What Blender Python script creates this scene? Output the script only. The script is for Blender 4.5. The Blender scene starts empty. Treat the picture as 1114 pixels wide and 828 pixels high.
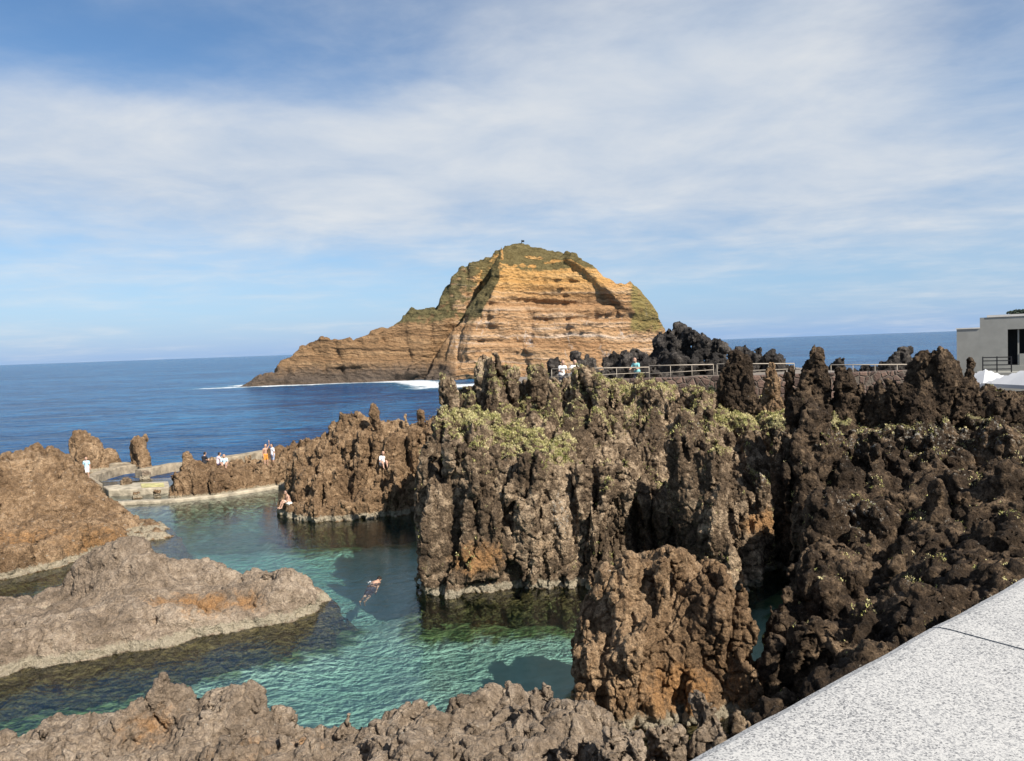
import bpy, math, time
import numpy as np
from mathutils import Matrix, Vector

T0 = time.time()
scene = bpy.context.scene
COL = scene.collection
R = math.radians
rng = np.random.default_rng(7)

# ------------------------------------------------------------------ camera
F, W, H = 800.0, 1114.0, 828.0
CAM = np.array([0.0, 0.0, 10.0])
ROLL, PITCH = R(2.04), R(2.63)
fwd = np.array([0, math.cos(PITCH), -math.sin(PITCH)])
up0 = np.array([0, math.sin(PITCH), math.cos(PITCH)])
rt0 = np.array([1.0, 0, 0])
cr, sr = math.cos(ROLL), math.sin(ROLL)
rt = rt0 * cr - up0 * sr
up = up0 * cr + rt0 * sr
cam_d = bpy.data.cameras.new('camera')
cam_d.sensor_width = 36.0
cam_d.lens = 36.0 * F / W
cam_d.clip_start = 0.05
cam_d.clip_end = 80000
cam = bpy.data.objects.new('camera', cam_d)
COL.objects.link(cam)
M = Matrix.Identity(4)
for i in range(3):
    M[i][0], M[i][1], M[i][2], M[i][3] = rt[i], up[i], -fwd[i], CAM[i]
cam.matrix_world = M
scene.camera = cam


def at(px, py, Y):
    """world point seen at photo pixel (px, py) standing at distance Y"""
    d = fwd + (px - W / 2) / F * rt - (py - H / 2) / F * up
    return CAM + d * (Y / d[1])


def on_z(px, py, z):
    d = fwd + (px - W / 2) / F * rt - (py - H / 2) / F * up
    return CAM + d * ((z - CAM[2]) / d[2])


# ------------------------------------------------------------------ noise
_perm = np.random.default_rng(3).permutation(256).astype(np.int32)
_perm = np.concatenate([_perm, _perm])
_g = np.random.default_rng(5).normal(size=(256, 3)).astype(np.float32)
_g /= np.linalg.norm(_g, axis=1, keepdims=True)


def perlin(p):
    p = p.astype(np.float32)
    i = np.floor(p).astype(np.int32)
    f = p - i
    i &= 255
    u = f * f * f * (f * (f * 6 - 15) + 10)
    res = 0
    for dx in (0, 1):
        wx = u[:, 0] if dx else 1 - u[:, 0]
        hx = _perm[(i[:, 0] + dx) & 255]
        for dy in (0, 1):
            wy = u[:, 1] if dy else 1 - u[:, 1]
            hy = _perm[(hx + i[:, 1] + dy) & 255]
            for dz in (0, 1):
                wz = u[:, 2] if dz else 1 - u[:, 2]
                g = _g[_perm[(hy + i[:, 2] + dz) & 255]]
                dot = g[:, 0] * (f[:, 0] - dx) + g[:, 1] * (f[:, 1] - dy) + g[:, 2] * (f[:, 2] - dz)
                res = res + wx * wy * wz * dot
    return res * 1.5


def fbm(p, octs=3, gain=0.5, lac=2.03):
    a, s, q = 1.0, 0.0, p.astype(np.float32)
    for _ in range(octs):
        s = s + a * perlin(q)
        q = q * lac + 17.3
        a *= gain
    return s


def ridged(p, octs=3, gain=0.5, lac=2.1):
    a, s, q, tot = 1.0, 0.0, p.astype(np.float32), 0.0
    for _ in range(octs):
        s = s + a * (1 - np.abs(perlin(q)) * 1.6) ** 2
        tot += a
        q = q * lac + 11.7
        a *= gain
    return s / tot - 0.45


_jit = np.random.default_rng(11).random((256, 3)).astype(np.float32)


def worley(p):
    """F1 and F2 distances of a jittered grid"""
    p = p.astype(np.float32)
    i = np.floor(p).astype(np.int32)
    f1 = np.full(len(p), 9.0, np.float32)
    f2 = np.full(len(p), 9.0, np.float32)
    for dx in (-1, 0, 1):
        for dy in (-1, 0, 1):
            for dz in (-1, 0, 1):
                c = i + np.array([dx, dy, dz], np.int32)
                h = _perm[(_perm[(_perm[c[:, 0] & 255] + c[:, 1]) & 255] + c[:, 2]) & 255]
                d = np.sqrt(((c + _jit[h] - p) ** 2).sum(1))
                f2 = np.minimum(f2, np.maximum(f1, d))
                f1 = np.minimum(f1, d)
    return f1, f2


# ------------------------------------------------------------------ meshing
def surface_nets(f, org, h):
    s = f < 0
    nx, ny, nz = f.shape
    cnt = np.zeros((nx - 1, ny - 1, nz - 1), np.int8)
    for dx in (0, 1):
        for dy in (0, 1):
            for dz in (0, 1):
                cnt += s[dx:nx - 1 + dx, dy:ny - 1 + dy, dz:nz - 1 + dz]
    act = (cnt > 0) & (cnt < 8)
    ci, cj, ck = np.nonzero(act)
    idx = np.full(act.shape, -1, np.int64)
    idx[ci, cj, ck] = np.arange(len(ci))
    acc = np.zeros((len(ci), 3), np.float64)
    num = np.zeros(len(ci))
    corners = [(a, b, c) for a in (0, 1) for b in (0, 1) for c in (0, 1)]
    for a in corners:
        for ax in range(3):
            if a[ax]:
                continue
            b = list(a)
            b[ax] = 1
            va = f[ci + a[0], cj + a[1], ck + a[2]]
            vb = f[ci + b[0], cj + b[1], ck + b[2]]
            m = (va < 0) != (vb < 0)
            t = np.where(m, va / np.where(m, va - vb, 1), 0)
            for q in range(3):
                acc[:, q] += np.where(m, a[q] + (t if q == ax else 0), 0)
            num += m
    v = acc / num[:, None] + np.stack([ci, cj, ck], 1)
    v = v * h + org
    faces = []
    for ax in range(3):
        o1, o2 = [(1, 2), (2, 0), (0, 1)][ax]
        sl = [slice(1, -1)] * 3
        sl[ax] = slice(0, -1)
        sh = [slice(1, -1)] * 3
        sh[ax] = slice(1, None)
        sa, sb = s[tuple(sl)], s[tuple(sh)]
        ii = np.array(np.nonzero(sa != sb)).T
        base = ii.copy()
        for q in range(3):
            if q != ax:
                base[:, q] += 1
        flip = sa[tuple(ii.T)]
        q4 = []
        for (a, b) in ((0, 0), (1, 0), (1, 1), (0, 1)):
            c = base.copy()
            c[:, o1] -= 1 - a
            c[:, o2] -= 1 - b
            q4.append(idx[c[:, 0], c[:, 1], c[:, 2]])
        q4 = np.stack(q4, 1)
        q4[~flip] = q4[~flip][:, ::-1]
        faces.append(q4)
    return v, np.concatenate(faces)


def drop_islands(v, q, share=0.03):
    lab = np.arange(len(v))
    while True:
        m = lab[q].min(1)
        new = lab.copy()
        for k in range(4):
            np.minimum.at(new, q[:, k], m)
        new = new[new]
        new = new[new]
        if (new == lab).all():
            break
        lab = new
    cnt = np.bincount(lab, minlength=len(v))
    keep = cnt[lab] > share * cnt.max()
    idx = np.cumsum(keep) - 1
    q = q[keep[q[:, 0]]]
    return v[keep], idx[q]


def subdivide(v, q):
    n = len(v)
    e = np.stack([q, np.roll(q, -1, 1)], 2).reshape(-1, 2)
    es = np.sort(e, 1)
    key = es[:, 0] * n + es[:, 1]
    uk, inv = np.unique(key, return_inverse=True)
    mid = (v[uk // n] + v[uk % n]) / 2
    cen = v[q].mean(1)
    em = (n + inv).reshape(-1, 4)
    c = n + len(uk) + np.arange(len(q))
    nq = [np.stack([q[:, k], em[:, k], c, em[:, (k + 3) % 4]], 1) for k in range(4)]
    return np.concatenate([v, mid, cen]), np.concatenate(nq)


def vnormals(v, q):
    n = np.cross(v[q[:, 2]] - v[q[:, 0]], v[q[:, 3]] - v[q[:, 1]])
    out = np.zeros_like(v)
    for k in range(4):
        for c in range(3):
            out[:, c] += np.bincount(q[:, k], n[:, c], len(v))
    l = np.linalg.norm(out, axis=1, keepdims=True)
    return out / np.maximum(l, 1e-9)


def mesh_obj(name, v, q, mat, parent=None, smooth=True, attrs=None):
    me = bpy.data.meshes.new(name)
    v = np.asarray(v, np.float32)
    q = np.asarray(q, np.int32)
    me.vertices.add(len(v))
    me.vertices.foreach_set('co', v.ravel())
    k = q.shape[1]
    me.loops.add(q.size)
    me.loops.foreach_set('vertex_index', q.ravel())
    me.polygons.add(len(q))
    me.polygons.foreach_set('loop_start', np.arange(0, q.size, k, dtype=np.int32))
    me.polygons.foreach_set('use_smooth', np.full(len(q), smooth))
    me.update()
    me.validate()
    for an, av in (attrs or {}).items():
        a = me.attributes.new(an, 'FLOAT', 'POINT')
        a.data.foreach_set('value', np.asarray(av, np.float32))
    me.materials.append(mat)
    o = bpy.data.objects.new(name, me)
    COL.objects.link(o)
    if parent:
        o.parent = parent
    return o


def tag(o, label=None, cat=None, group=None, kind=None):
    if label:
        o['label'] = label
    if cat:
        o['category'] = cat
    if group:
        o['group'] = group
    if kind:
        o['kind'] = kind
    return o


def empty(name, loc, rz=0):
    o = bpy.data.objects.new(name, None)
    o.location = loc
    o.rotation_euler = (0, 0, rz)
    o.empty_display_size = 0.3
    COL.objects.link(o)
    return o


class MB:
    """collects boxes, bars and tubes; build() links them as one mesh"""

    def __init__(s):
        s.v, s.f = [], []

    def box(s, x0, y0, z0, x1, y1, z1, rot=0, c=(0, 0)):
        b = len(s.v)
        for z in (z0, z1):
            for x, y in ((x0, y0), (x1, y0), (x1, y1), (x0, y1)):
                X = c[0] + x * math.cos(rot) - y * math.sin(rot)
                Y = c[1] + x * math.sin(rot) + y * math.cos(rot)
                s.v.append((X, Y, z))
        s.f += [tuple(b + i for i in q) for q in
                ((3, 2, 1, 0), (4, 5, 6, 7), (0, 1, 5, 4), (1, 2, 6, 5), (2, 3, 7, 6), (3, 0, 4, 7))]
        return s

    def tube(s, a, b, r, n=8, r2=None):
        a, b = Vector(a), Vector(b)
        r2 = r if r2 is None else r2
        d = (b - a).normalized()
        x = d.orthogonal().normalized()
        y = d.cross(x)
        k = len(s.v)
        for i in range(n):
            t = 2 * math.pi * i / n
            w = x * math.cos(t) + y * math.sin(t)
            s.v.append(tuple(a + w * r))
            s.v.append(tuple(b + w * r2))
        for i in range(n):
            j = (i + 1) % n
            s.f.append((k + 2 * i, k + 2 * j, k + 2 * j + 1, k + 2 * i + 1))
        s.f.append(tuple(k + 2 * i for i in reversed(range(n))))
        s.f.append(tuple(k + 2 * i + 1 for i in range(n)))
        return s

    def face(s, pts):
        b = len(s.v)
        s.v += [tuple(p) for p in pts]
        s.f.append(tuple(range(b, b + len(pts))))
        return s

    def build(s, name, mat, parent=None, bevel=0, smooth=False):
        me = bpy.data.meshes.new(name)
        me.from_pydata(s.v, [], s.f)
        me.update()
        me.materials.append(mat)
        if smooth:
            me.polygons.foreach_set('use_smooth', np.full(len(me.polygons), True))
        o = bpy.data.objects.new(name, me)
        COL.objects.link(o)
        if parent:
            o.parent = parent
        if bevel:
            m = o.modifiers.new('bevel', 'BEVEL')
            m.width = bevel
            m.segments = 2
        return o


# ------------------------------------------------------------------ materials
class NT:
    def __init__(s, name):
        s.m = bpy.data.materials.new(name)
        s.m.use_nodes = True
        s.t = s.m.node_tree
        s.t.nodes.clear()
        s.out = s.t.nodes.new('ShaderNodeOutputMaterial')

    def n(s, typ, **kw):
        nd = s.t.nodes.new(typ)
        ins = kw.pop('ins', {})
        for k, v in kw.items():
            setattr(nd, k, v)
        for k, v in ins.items():
            s.set(nd.inputs[k], v)
        return nd

    def set(s, sock, v):
        if isinstance(v, bpy.types.NodeSocket):
            s.t.links.new(v, sock)
        elif isinstance(v, bpy.types.Node):
            s.t.links.new(v.outputs[0], sock)
        else:
            sock.default_value = (*v, 1.0) if isinstance(v, tuple) and len(v) == 3 and sock.type == 'RGBA' else v

    def pos(s):
        return s.n('ShaderNodeNewGeometry').outputs['Position']

    def noise(s, vec, scale, detail=4, rough=0.55, dist=0.0):
        return s.n('ShaderNodeTexNoise', ins={'Vector': vec, 'Scale': scale, 'Detail': detail, 'Roughness': rough, 'Distortion': dist}).outputs['Fac']

    def voro(s, vec, scale, feature='F1'):
        return s.n('ShaderNodeTexVoronoi', feature=feature, ins={'Vector': vec, 'Scale': scale}).outputs['Distance']

    def math(s, op, a, b=0.0, c=0.0, clamp=False):
        nd = s.n('ShaderNodeMath', operation=op, use_clamp=clamp)
        for i, v in enumerate((a, b, c)):
            s.set(nd.inputs[i], v)
        return nd.outputs[0]

    def ramp(s, fac, stops, interp='LINEAR'):
        nd = s.n('ShaderNodeValToRGB', ins={'Fac': fac})
        nd.color_ramp.interpolation = interp
        e = nd.color_ramp.elements
        while len(e) < len(stops):
            e.new(0.5)
        for el, (p, c) in zip(e, stops):
            el.position = p
            el.color = (*c, 1) if isinstance(c, tuple) else (c, c, c, 1)
        return nd.outputs['Color']

    def smooth(s, v, lo, hi):
        nd = s.n('ShaderNodeMapRange', interpolation_type='SMOOTHSTEP')
        s.set(nd.inputs['Value'], v)
        nd.inputs['From Min'].default_value = lo
        nd.inputs['From Max'].default_value = hi
        return nd.outputs['Result']

    def mix(s, fac, a, b, blend='MIX'):
        nd = s.n('ShaderNodeMix', data_type='RGBA', blend_type=blend)
        s.set(nd.inputs['Factor'], fac)
        s.set(nd.inputs['A'], a)
        s.set(nd.inputs['B'], b)
        return nd.outputs['Result']

    def bump(s, h, strength=1.0, dist=0.02, normal=None):
        nd = s.n('ShaderNodeBump', ins={'Height': h, 'Strength': strength, 'Distance': dist})
        if normal is not None:
            s.set(nd.inputs['Normal'], normal)
        return nd.outputs['Normal']

    def attr(s, name):
        return s.n('ShaderNodeAttribute', attribute_name=name).outputs['Fac']

    def scaled(s, vec, sc):
        return s.n('ShaderNodeVectorMath', operation='MULTIPLY', ins={0: vec, 1: sc}).outputs[0]

    def principled(s, color, rough=0.9, normal=None, **kw):
        nd = s.n('ShaderNodeBsdfPrincipled', ins={'Base Color': color, 'Roughness': rough, 'Specular IOR Level': kw.pop('spec', 0.3)})
        for k, v in kw.items():
            s.set(nd.inputs[k.replace('_', ' ')], v)
        if normal is not None:
            s.set(nd.inputs['Normal'], normal)
        s.t.links.new(nd.outputs[0], s.out.inputs['Surface'])
        return nd


def simple(name, color, rough=0.7, var=0.15, scale=6.0, bump=0.0, **kw):
    t = NT(name)
    p = t.pos()
    n = t.noise(p, scale, 5, 0.6)
    c = t.mix(t.smooth(n, 0.3, 0.7), tuple(x * (1 - var) for x in color), tuple(min(1, x * (1 + var)) for x in color))
    t.principled(c, rough, t.bump(n, 1.0, bump) if bump else None, **kw)
    return t.m


def rock_material(name, dark, mid, light, orange=(0.44, 0.235, 0.095), salt=(0.42, 0.36, 0.26), band=0.26, fine=1.0, light_at=0.62, grain_shade=0.9):
    t = NT(name)
    p = t.pos()
    st = t.scaled(p, (1.0, 1.0, 0.6))
    n1 = t.noise(st, 0.55, 5, 0.62, 0.6)
    n2 = t.noise(p, 3.1, 6, 0.68)
    n3 = t.noise(p, 17.0 * fine, 4, 0.7)
    f = t.math('ADD', t.math('MULTIPLY', n1, 0.5), t.math('MULTIPLY', n2, 0.5))
    c = t.ramp(f, [(0.34, dark), (0.5, mid), (light_at, light)])
    # grain with pit shade and bright crests painted in along the bump
    g = t.ramp(n3, [(0.3, (0.36, 0.33, 0.31)), (0.52, (0.95, 0.95, 0.95)), (0.72, (1.75, 1.68, 1.58))])
    c = t.mix(grain_shade, c, g, 'MULTIPLY')
    # rusty stains
    om = t.smooth(t.math('ADD', t.attr('rust'), t.math('MULTIPLY', t.math('SUBTRACT', n2, 0.5), 1.3)), 0.32, 0.75)
    c = t.mix(t.math('MULTIPLY', om, 0.85), c, t.mix(t.smooth(n3, 0.35, 0.65), tuple(x * 0.6 for x in orange), orange))
    # pale lichen flecks
    lm = t.smooth(t.math('ADD', t.noise(p, 5.5, 5, 0.75), t.math('MULTIPLY', t.attr('lichen'), 0.22)), 0.67, 0.75)
    c = t.mix(t.math('MULTIPLY', lm, 0.75), c, (0.42, 0.39, 0.33))
    # green-yellow moss on ledges
    mm = t.smooth(t.math('ADD', t.attr('moss'), t.math('MULTIPLY', t.math('SUBTRACT', n2, 0.5), 0.9)), 0.35, 0.7)
    c = t.mix(t.math('MULTIPLY', mm, 0.85), c, t.mix(t.smooth(n3, 0.35, 0.65), (0.17, 0.16, 0.06), (0.40, 0.35, 0.18)))
    # tide band of salt and barnacles, brown weed below
    z = t.n('ShaderNodeSeparateXYZ', ins={0: p}).outputs[2]
    zz = t.math('ADD', z, t.math('MULTIPLY', t.math('SUBTRACT', n2, 0.5), 0.5))
    b = t.math('MULTIPLY', t.smooth(zz, -0.02, 0.05), t.math('SUBTRACT', 1.0, t.smooth(zz, band, band + 0.12)))
    b = t.math('MULTIPLY', b, t.attr('shore'))
    c = t.mix(t.math('MULTIPLY', b, 0.9), c, t.mix(t.smooth(n3, 0.4, 0.6), tuple(x * 0.75 for x in salt), salt))
    wet = t.math('SUBTRACT', 1.0, t.smooth(z, -0.05, 0.03))
    c = t.mix(t.math('MULTIPLY', wet, t.attr('shore')), c, t.ramp(n2, [(0.35, (0.07, 0.055, 0.02)), (0.65, (0.22, 0.16, 0.065))]))
    v = t.voro(p, 9.0 * fine)
    hgt = t.math('ADD', t.math('MULTIPLY', v, 0.9), t.math('ADD', t.math('MULTIPLY', n3, 1.5), t.math('MULTIPLY', t.noise(p, 55 * fine, 3, 0.7), 0.35)))
    t.principled(c, 0.93, t.bump(hgt, 1.0, 0.075 / fine), spec=0.2)
    return t.m


BROWN = rock_material('brown_lava', (0.08, 0.048, 0.027), (0.23, 0.148, 0.083), (0.42, 0.29, 0.175), light_at=0.62)
GREY = rock_material('grey_brown_lava', (0.13, 0.097, 0.068), (0.28, 0.215, 0.155), (0.45, 0.36, 0.27), grain_shade=0.6)
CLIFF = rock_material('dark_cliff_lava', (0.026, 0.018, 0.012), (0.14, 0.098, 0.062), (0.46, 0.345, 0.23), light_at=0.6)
DARK = rock_material('black_brown_lava', (0.013, 0.009, 0.006), (0.056, 0.038, 0.024), (0.23, 0.16, 0.10), light_at=0.63)  # black brown rock, painted darker still for the shade on the right slope
BLACK = rock_material('black_basalt', (0.014, 0.013, 0.012), (0.042, 0.037, 0.034), (0.14, 0.122, 0.105))


# ------------------------------------------------------------------ rock builder
def smin(a, b, k):
    h = np.clip(0.5 + 0.5 * (b - a) / k, 0, 1)
    return b * (1 - h) + a * h - k * h * (1 - h)


SHORES = []


class Rock:
    def __init__(s, h, **kw):
        s.h, s.pr = h, []
        s.P = dict(warp=0.35, wscale=2.2, stretch=0.5, amp=0.42, scale=2.4, crack=0.35, cscale=1.7, knob=0.13,
                   kscale=0.55, fine=0.05, fscale=0.3, sub=True, zmin=-2.0, seed=0.0, rust=[], lichen=0.0, pale=[], moss=None, shore=1.0, pocket=0.35, pscale=1.0, crag=0.26, cragscale=0.8, cragz=0.55, knobk=0.35, split=0.12)
        s.P.update(kw)

    def cone(s, a, b, ra, rb, sy=1.0, k=0.4, ang=0.0, pw=1.0):
        a, b = np.asarray(a, float), np.asarray(b, float)
        m = max(ra, rb) * max(1, sy) + 0.9
        s.pr.append(('c', np.minimum(a, b) - m, np.maximum(a, b) + m, a, b, ra, rb, sy, k, ang, pw))
        return s

    def carve(s, px, py, Y, r1, px2, py2, Y2, r2, sy=1.0, k=0.3):
        a, b = at(px, py, Y), at(px2, py2, Y2)
        m = max(r1, r2) * max(1, sy) + 0.9
        s.pr.append(('x', np.minimum(a, b) - m, np.maximum(a, b) + m, a, b, r1, r2, sy, k, 0.0, 1.0))
        return s

    def col(s, px, py, Y, wt, wb, zb=-2.0, sy=1.0, k=0.4, lean=0.0, pw=1.0):
        """a pinnacle whose tip is at photo (px, py), distance Y; half widths in photo pixels"""
        top = at(px, py, Y)
        rt_, rb_ = wt * Y / F, wb * Y / F
        top = top - np.array([0, 0, rt_ * 0.8])
        base = np.array([top[0] + lean * Y / F, Y + 0.15, zb])
        return s.cone(base, top, rb_, rt_, sy, k, 0, pw)

    def prism(s, poly, top, taper=0.15, k=0.5, zb=-2.5, rnd=0.3):
        poly = np.asarray(poly, float)
        zt = 12.0
        SHORES.append(poly)
        s.pr.append(('p', np.r_[poly.min(0) - 1.5, zb], np.r_[poly.max(0) + 1.5, zt], poly, top, taper, k, rnd))
        return s

    def build(s, name, mat, parent=None, zmax=None):
        P, h = s.P, s.h
        lo = np.min([p[1] for p in s.pr], 0)
        hi = np.max([p[2] for p in s.pr], 0)
        lo[2] = max(lo[2], P['zmin'])
        if zmax:
            hi[2] = min(hi[2], zmax)
        n = np.ceil((hi - lo) / h).astype(int) + 1
        ax = [lo[i] + h * np.arange(n[i]) for i in range(3)]
        f = np.full(tuple(n), 2.5, np.float32)
        for p in s.pr:
            i0 = np.clip(np.floor((p[1] - lo) / h).astype(int), 0, n)
            i1 = np.clip(np.ceil((p[2] - lo) / h).astype(int) + 1, 0, n)
            if (i1 <= i0).any():
                continue
            X = ax[0][i0[0]:i1[0], None, None]
            Y = ax[1][None, i0[1]:i1[1], None]
            Z = ax[2][None, None, i0[2]:i1[2]]
            if p[0] in 'cx':
                _, _, _, a, b, ra, rb, sy, k, ang, pw = p
                ba = b - a
                t = ((X - a[0]) * ba[0] + (Y - a[1]) * ba[1] + (Z - a[2]) * ba[2]) / (ba @ ba)
                t = np.clip(t, 0, 1)
                dx, dy, dz = X - a[0] - t * ba[0], Y - a[1] - t * ba[1], Z - a[2] - t * ba[2]
                if ang:
                    dx, dy = dx * math.cos(ang) + dy * math.sin(ang), -dx * math.sin(ang) + dy * math.cos(ang)
                d = np.sqrt(dx * dx + (dy / sy) ** 2 + dz * dz) - (ra + (rb - ra) * t ** pw)
            else:
                _, _, _, poly, top, taper, k, rnd = p
                XX, YY = np.broadcast_arrays(X[:, :, 0], Y[:, :, 0])
                d2 = np.full(XX.shape, 1e9)
                ins = np.zeros(XX.shape, bool)
                for q in range(len(poly)):
                    A, B = poly[q], poly[(q + 1) % len(poly)]
                    e = B - A
                    t = np.clip(((XX - A[0]) * e[0] + (YY - A[1]) * e[1]) / (e @ e), 0, 1)
                    d2 = np.minimum(d2, (XX - A[0] - t * e[0]) ** 2 + (YY - A[1] - t * e[1]) ** 2)
                    c = ((A[1] > YY) != (B[1] > YY)) & (XX < (B[0] - A[0]) * (YY - A[1]) / ((B[1] - A[1]) or 1e-9) + A[0])
                    ins ^= c
                d2 = np.sqrt(d2)
                d2 = np.where(ins, -d2, d2)[:, :, None]
                zt = top(XX, YY)[:, :, None] if callable(top) else top
                a_ = d2 + taper * Z + rnd
                b_ = (Z - zt) * 0.85 + rnd
                d = np.minimum(np.maximum(a_, b_), 0) + np.sqrt(np.maximum(a_, 0) ** 2 + np.maximum(b_, 0) ** 2) - rnd
            sub = f[i0[0]:i1[0], i0[1]:i1[1], i0[2]:i1[2]]
            nf = -smin(-sub, d.astype(np.float32), k) if p[0] == 'x' else smin(sub, d.astype(np.float32), k)
            f[i0[0]:i1[0], i0[1]:i1[1], i0[2]:i1[2]] = nf
        band = np.abs(f) < 1.6
        ii = np.array(np.nonzero(band)).T
        p = (ii * h + lo).astype(np.float32)
        sd = P['seed']
        q = p * np.array([1, 1, P['stretch']], np.float32) + sd
        w = fbm(q / P['wscale'], 2) * P['warp']
        qq = q + w[:, None] * np.array([1.0, 0.8, 0.3], np.float32)
        d = P['amp'] * fbm(qq / P['scale'], 3, 0.55)
        if P['crack']:
            r = 1 - np.abs(perlin(qq * np.array([1, 1, 0.55], np.float32) / P['cscale'] + 31.7))
            d = d - P['crack'] * np.clip((r - 0.72) / 0.28, 0, 1) ** 1.5
            r = 1 - np.abs(perlin(qq / P['cscale'] * 2.1 + 3.1))
            d = d - P['crack'] * 0.5 * np.clip((r - 0.72) / 0.28, 0, 1) ** 1.5
        if P['pocket']:
            pn = perlin(qq * np.array([1, 1, 0.8], np.float32) / P['pscale'] + 77.7)
            d = d - P['pocket'] * np.clip((pn - 0.22) / 0.4, 0, 1)
        f[band] -= d
        v, qd = surface_nets(f, lo, h)
        v, qd = drop_islands(v, qd)
        if P['sub']:
            v, qd = subdivide(v, qd)
        nn = vnormals(v, qd)
        pk = v * np.array([1, 1, 0.75]) + sd
        pk = pk + 0.12 * np.stack([perlin(pk * 1.7 + 5), perlin(pk * 1.7 + 55), perlin(pk * 1.7 + 95)], 1)
        f1, f2 = worley(pk / P['kscale'])
        dd = P['knob'] * P['knobk'] * (0.55 - f1) - P['split'] * np.clip(1 - (f2 - f1) / 0.10, 0, 1)
        cp = (v + 0.25 * dd[:, None]) * np.array([1, 1, P['cragz']]) + sd * 1.3
        dd = dd + P['crag'] * ridged(cp / P['cragscale'], 5, 0.58)
        f1b, _ = worley(pk / (P['kscale'] * 0.42) + 9.1)
        dd = dd + P['knob'] * 0.3 * (0.55 - f1b) - P['knob'] * 1.2 * np.clip(0.33 - f1b, 0, 1)
        dd = dd + P['fine'] * fbm(v / P['fscale'] + sd, 4, 0.6)
        v = v + nn * dd[:, None]
        nn = vnormals(v, qd)
        rust = np.zeros(len(v))
        for (c, r, a) in P['rust']:
            rust = np.maximum(rust, a * np.exp(-(((v - np.asarray(c)) / np.asarray(r)) ** 2).sum(1)))
        moss = np.zeros(len(v))
        if P['moss']:
            moss = P['moss'](v, nn)
        lich = np.full(len(v), P['lichen']) * np.clip(nn[:, 2] + 0.3, 0, 1)
        for (c, r, a) in P['pale']:
            lich = lich + a * np.exp(-(((v - np.asarray(c)) / np.asarray(r)) ** 2).sum(1))
        o = mesh_obj(name, v, qd, mat, parent, True,
                     {'rust': rust, 'moss': moss, 'lichen': lich, 'shore': np.full(len(v), P['shore'])})
        s.v, s.n, s.moss = v, nn, moss
        print('ROCK', name, len(qd), round(time.time() - T0, 1))
        return o


def lerp_top(pts, base=0.0):
    """inverse-distance height field from (x, y, z) anchor points"""
    pts = np.asarray(pts, float)

    def g(X, Y):
        num, den = 0.0, 0.0
        for x, y, z in pts:
            w = 1.0 / ((X - x) ** 2 + (Y - y) ** 2 + 0.3) ** 2
            num, den = num + w * z, den + w
        return num / den
    return g


def A3(px, py, Y):
    return tuple(at(px, py, Y))


def WL(px, py):
    return tuple(on_z(px, py, 0.0)[:2])


GRASS_PTS = []


def ledge_moss(zones, up=0.35):
    def g(v, n):
        m = np.zeros(len(v))
        for (c, r, a) in zones:
            m = np.maximum(m, a * np.exp(-(((v - np.asarray(c)) / np.asarray(r)) ** 2).sum(1)))
        return m * np.clip((n[:, 2] - up + 0.35) / 0.5, 0, 1)
    return g


# ---- near ridge along the bottom of the view
r = Rock(0.085, amp=0.32, scale=1.9, crack=0.3, cscale=1.3, knob=0.09, kscale=0.42, fine=0.045, fscale=0.25, stretch=0.8, crag=0.17, cragscale=1.1, seed=3.0,
         rust=[(A3(160, 790, 16), (1.1, 1.0, 0.7), 0.55), (A3(330, 815, 15), (1.0, 1, 0.8), 0.5), (A3(270, 825, 14.5), (1.3, 1.2, 0.8), 0.5)], lichen=0.25)
crest = [(0, 802, 16), (60, 778, 16.4), (115, 765, 16.6), (200, 770, 16.6), (245, 757, 16.6), (285, 772, 16.6), (345, 790, 16.6),
         (400, 782, 16.4), (450, 770, 16.6), (490, 758, 16.8), (550, 748, 17.2), (600, 740, 17.6)]
anch = [A3(a, b, c) for a, b, c in crest]
anch += [(-16, 11, 2.4), (-10, 11, 2.6), (-5, 11, 2.5), (0, 11, 2.4), (-10, 14, 2.3), (-5, 14, 2.35), (-20, 14, 2.2), (1, 14, 1.9), (-2, 14.2, 2.3)]
poly = [WL(-150, 845), (-16, 17.0), (-11.5, 17.4)] + [(x, y + 0.9) for x, y, z in [A3(*c) for c in crest[1:]]] + [(2.6, 16.0), (3.0, 12), (2, 8), (-24, 8)]
r.prism(poly, lerp_top(anch), taper=0.3, rnd=0.25)
r.col(170, 733, 16.4, 14, 38, 0.5, k=0.5).col(150, 752, 16.2, 12, 30, 0.5, k=0.4).col(262, 752, 16.4, 14, 34, 0.3, k=0.5)
r.col(195, 745, 16.6, 10, 26, 0.5, k=.4).col(238, 755, 16.6, 9, 22, 0.3, k=.4)
r.col(545, 742, 17.2, 16, 40, 0.2, k=0.4).col(490, 754, 16.8, 14, 34, 0.2, k=0.4).col(585, 738, 17.6, 12, 34, 0.2, k=0.4)
r.col(380, 768, 16.6, 12, 34, 0.2, k=0.4).col(320, 778, 16.4, 10, 26, 0.2, k=0.4).col(445, 770, 16.6, 8, 24, 0.2, k=0.3)
ridge = r.build('lava_ridge', GREY)
tag(ridge, 'low grey brown lava ridge along the near shore with a rusty hump', 'rock')

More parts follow.
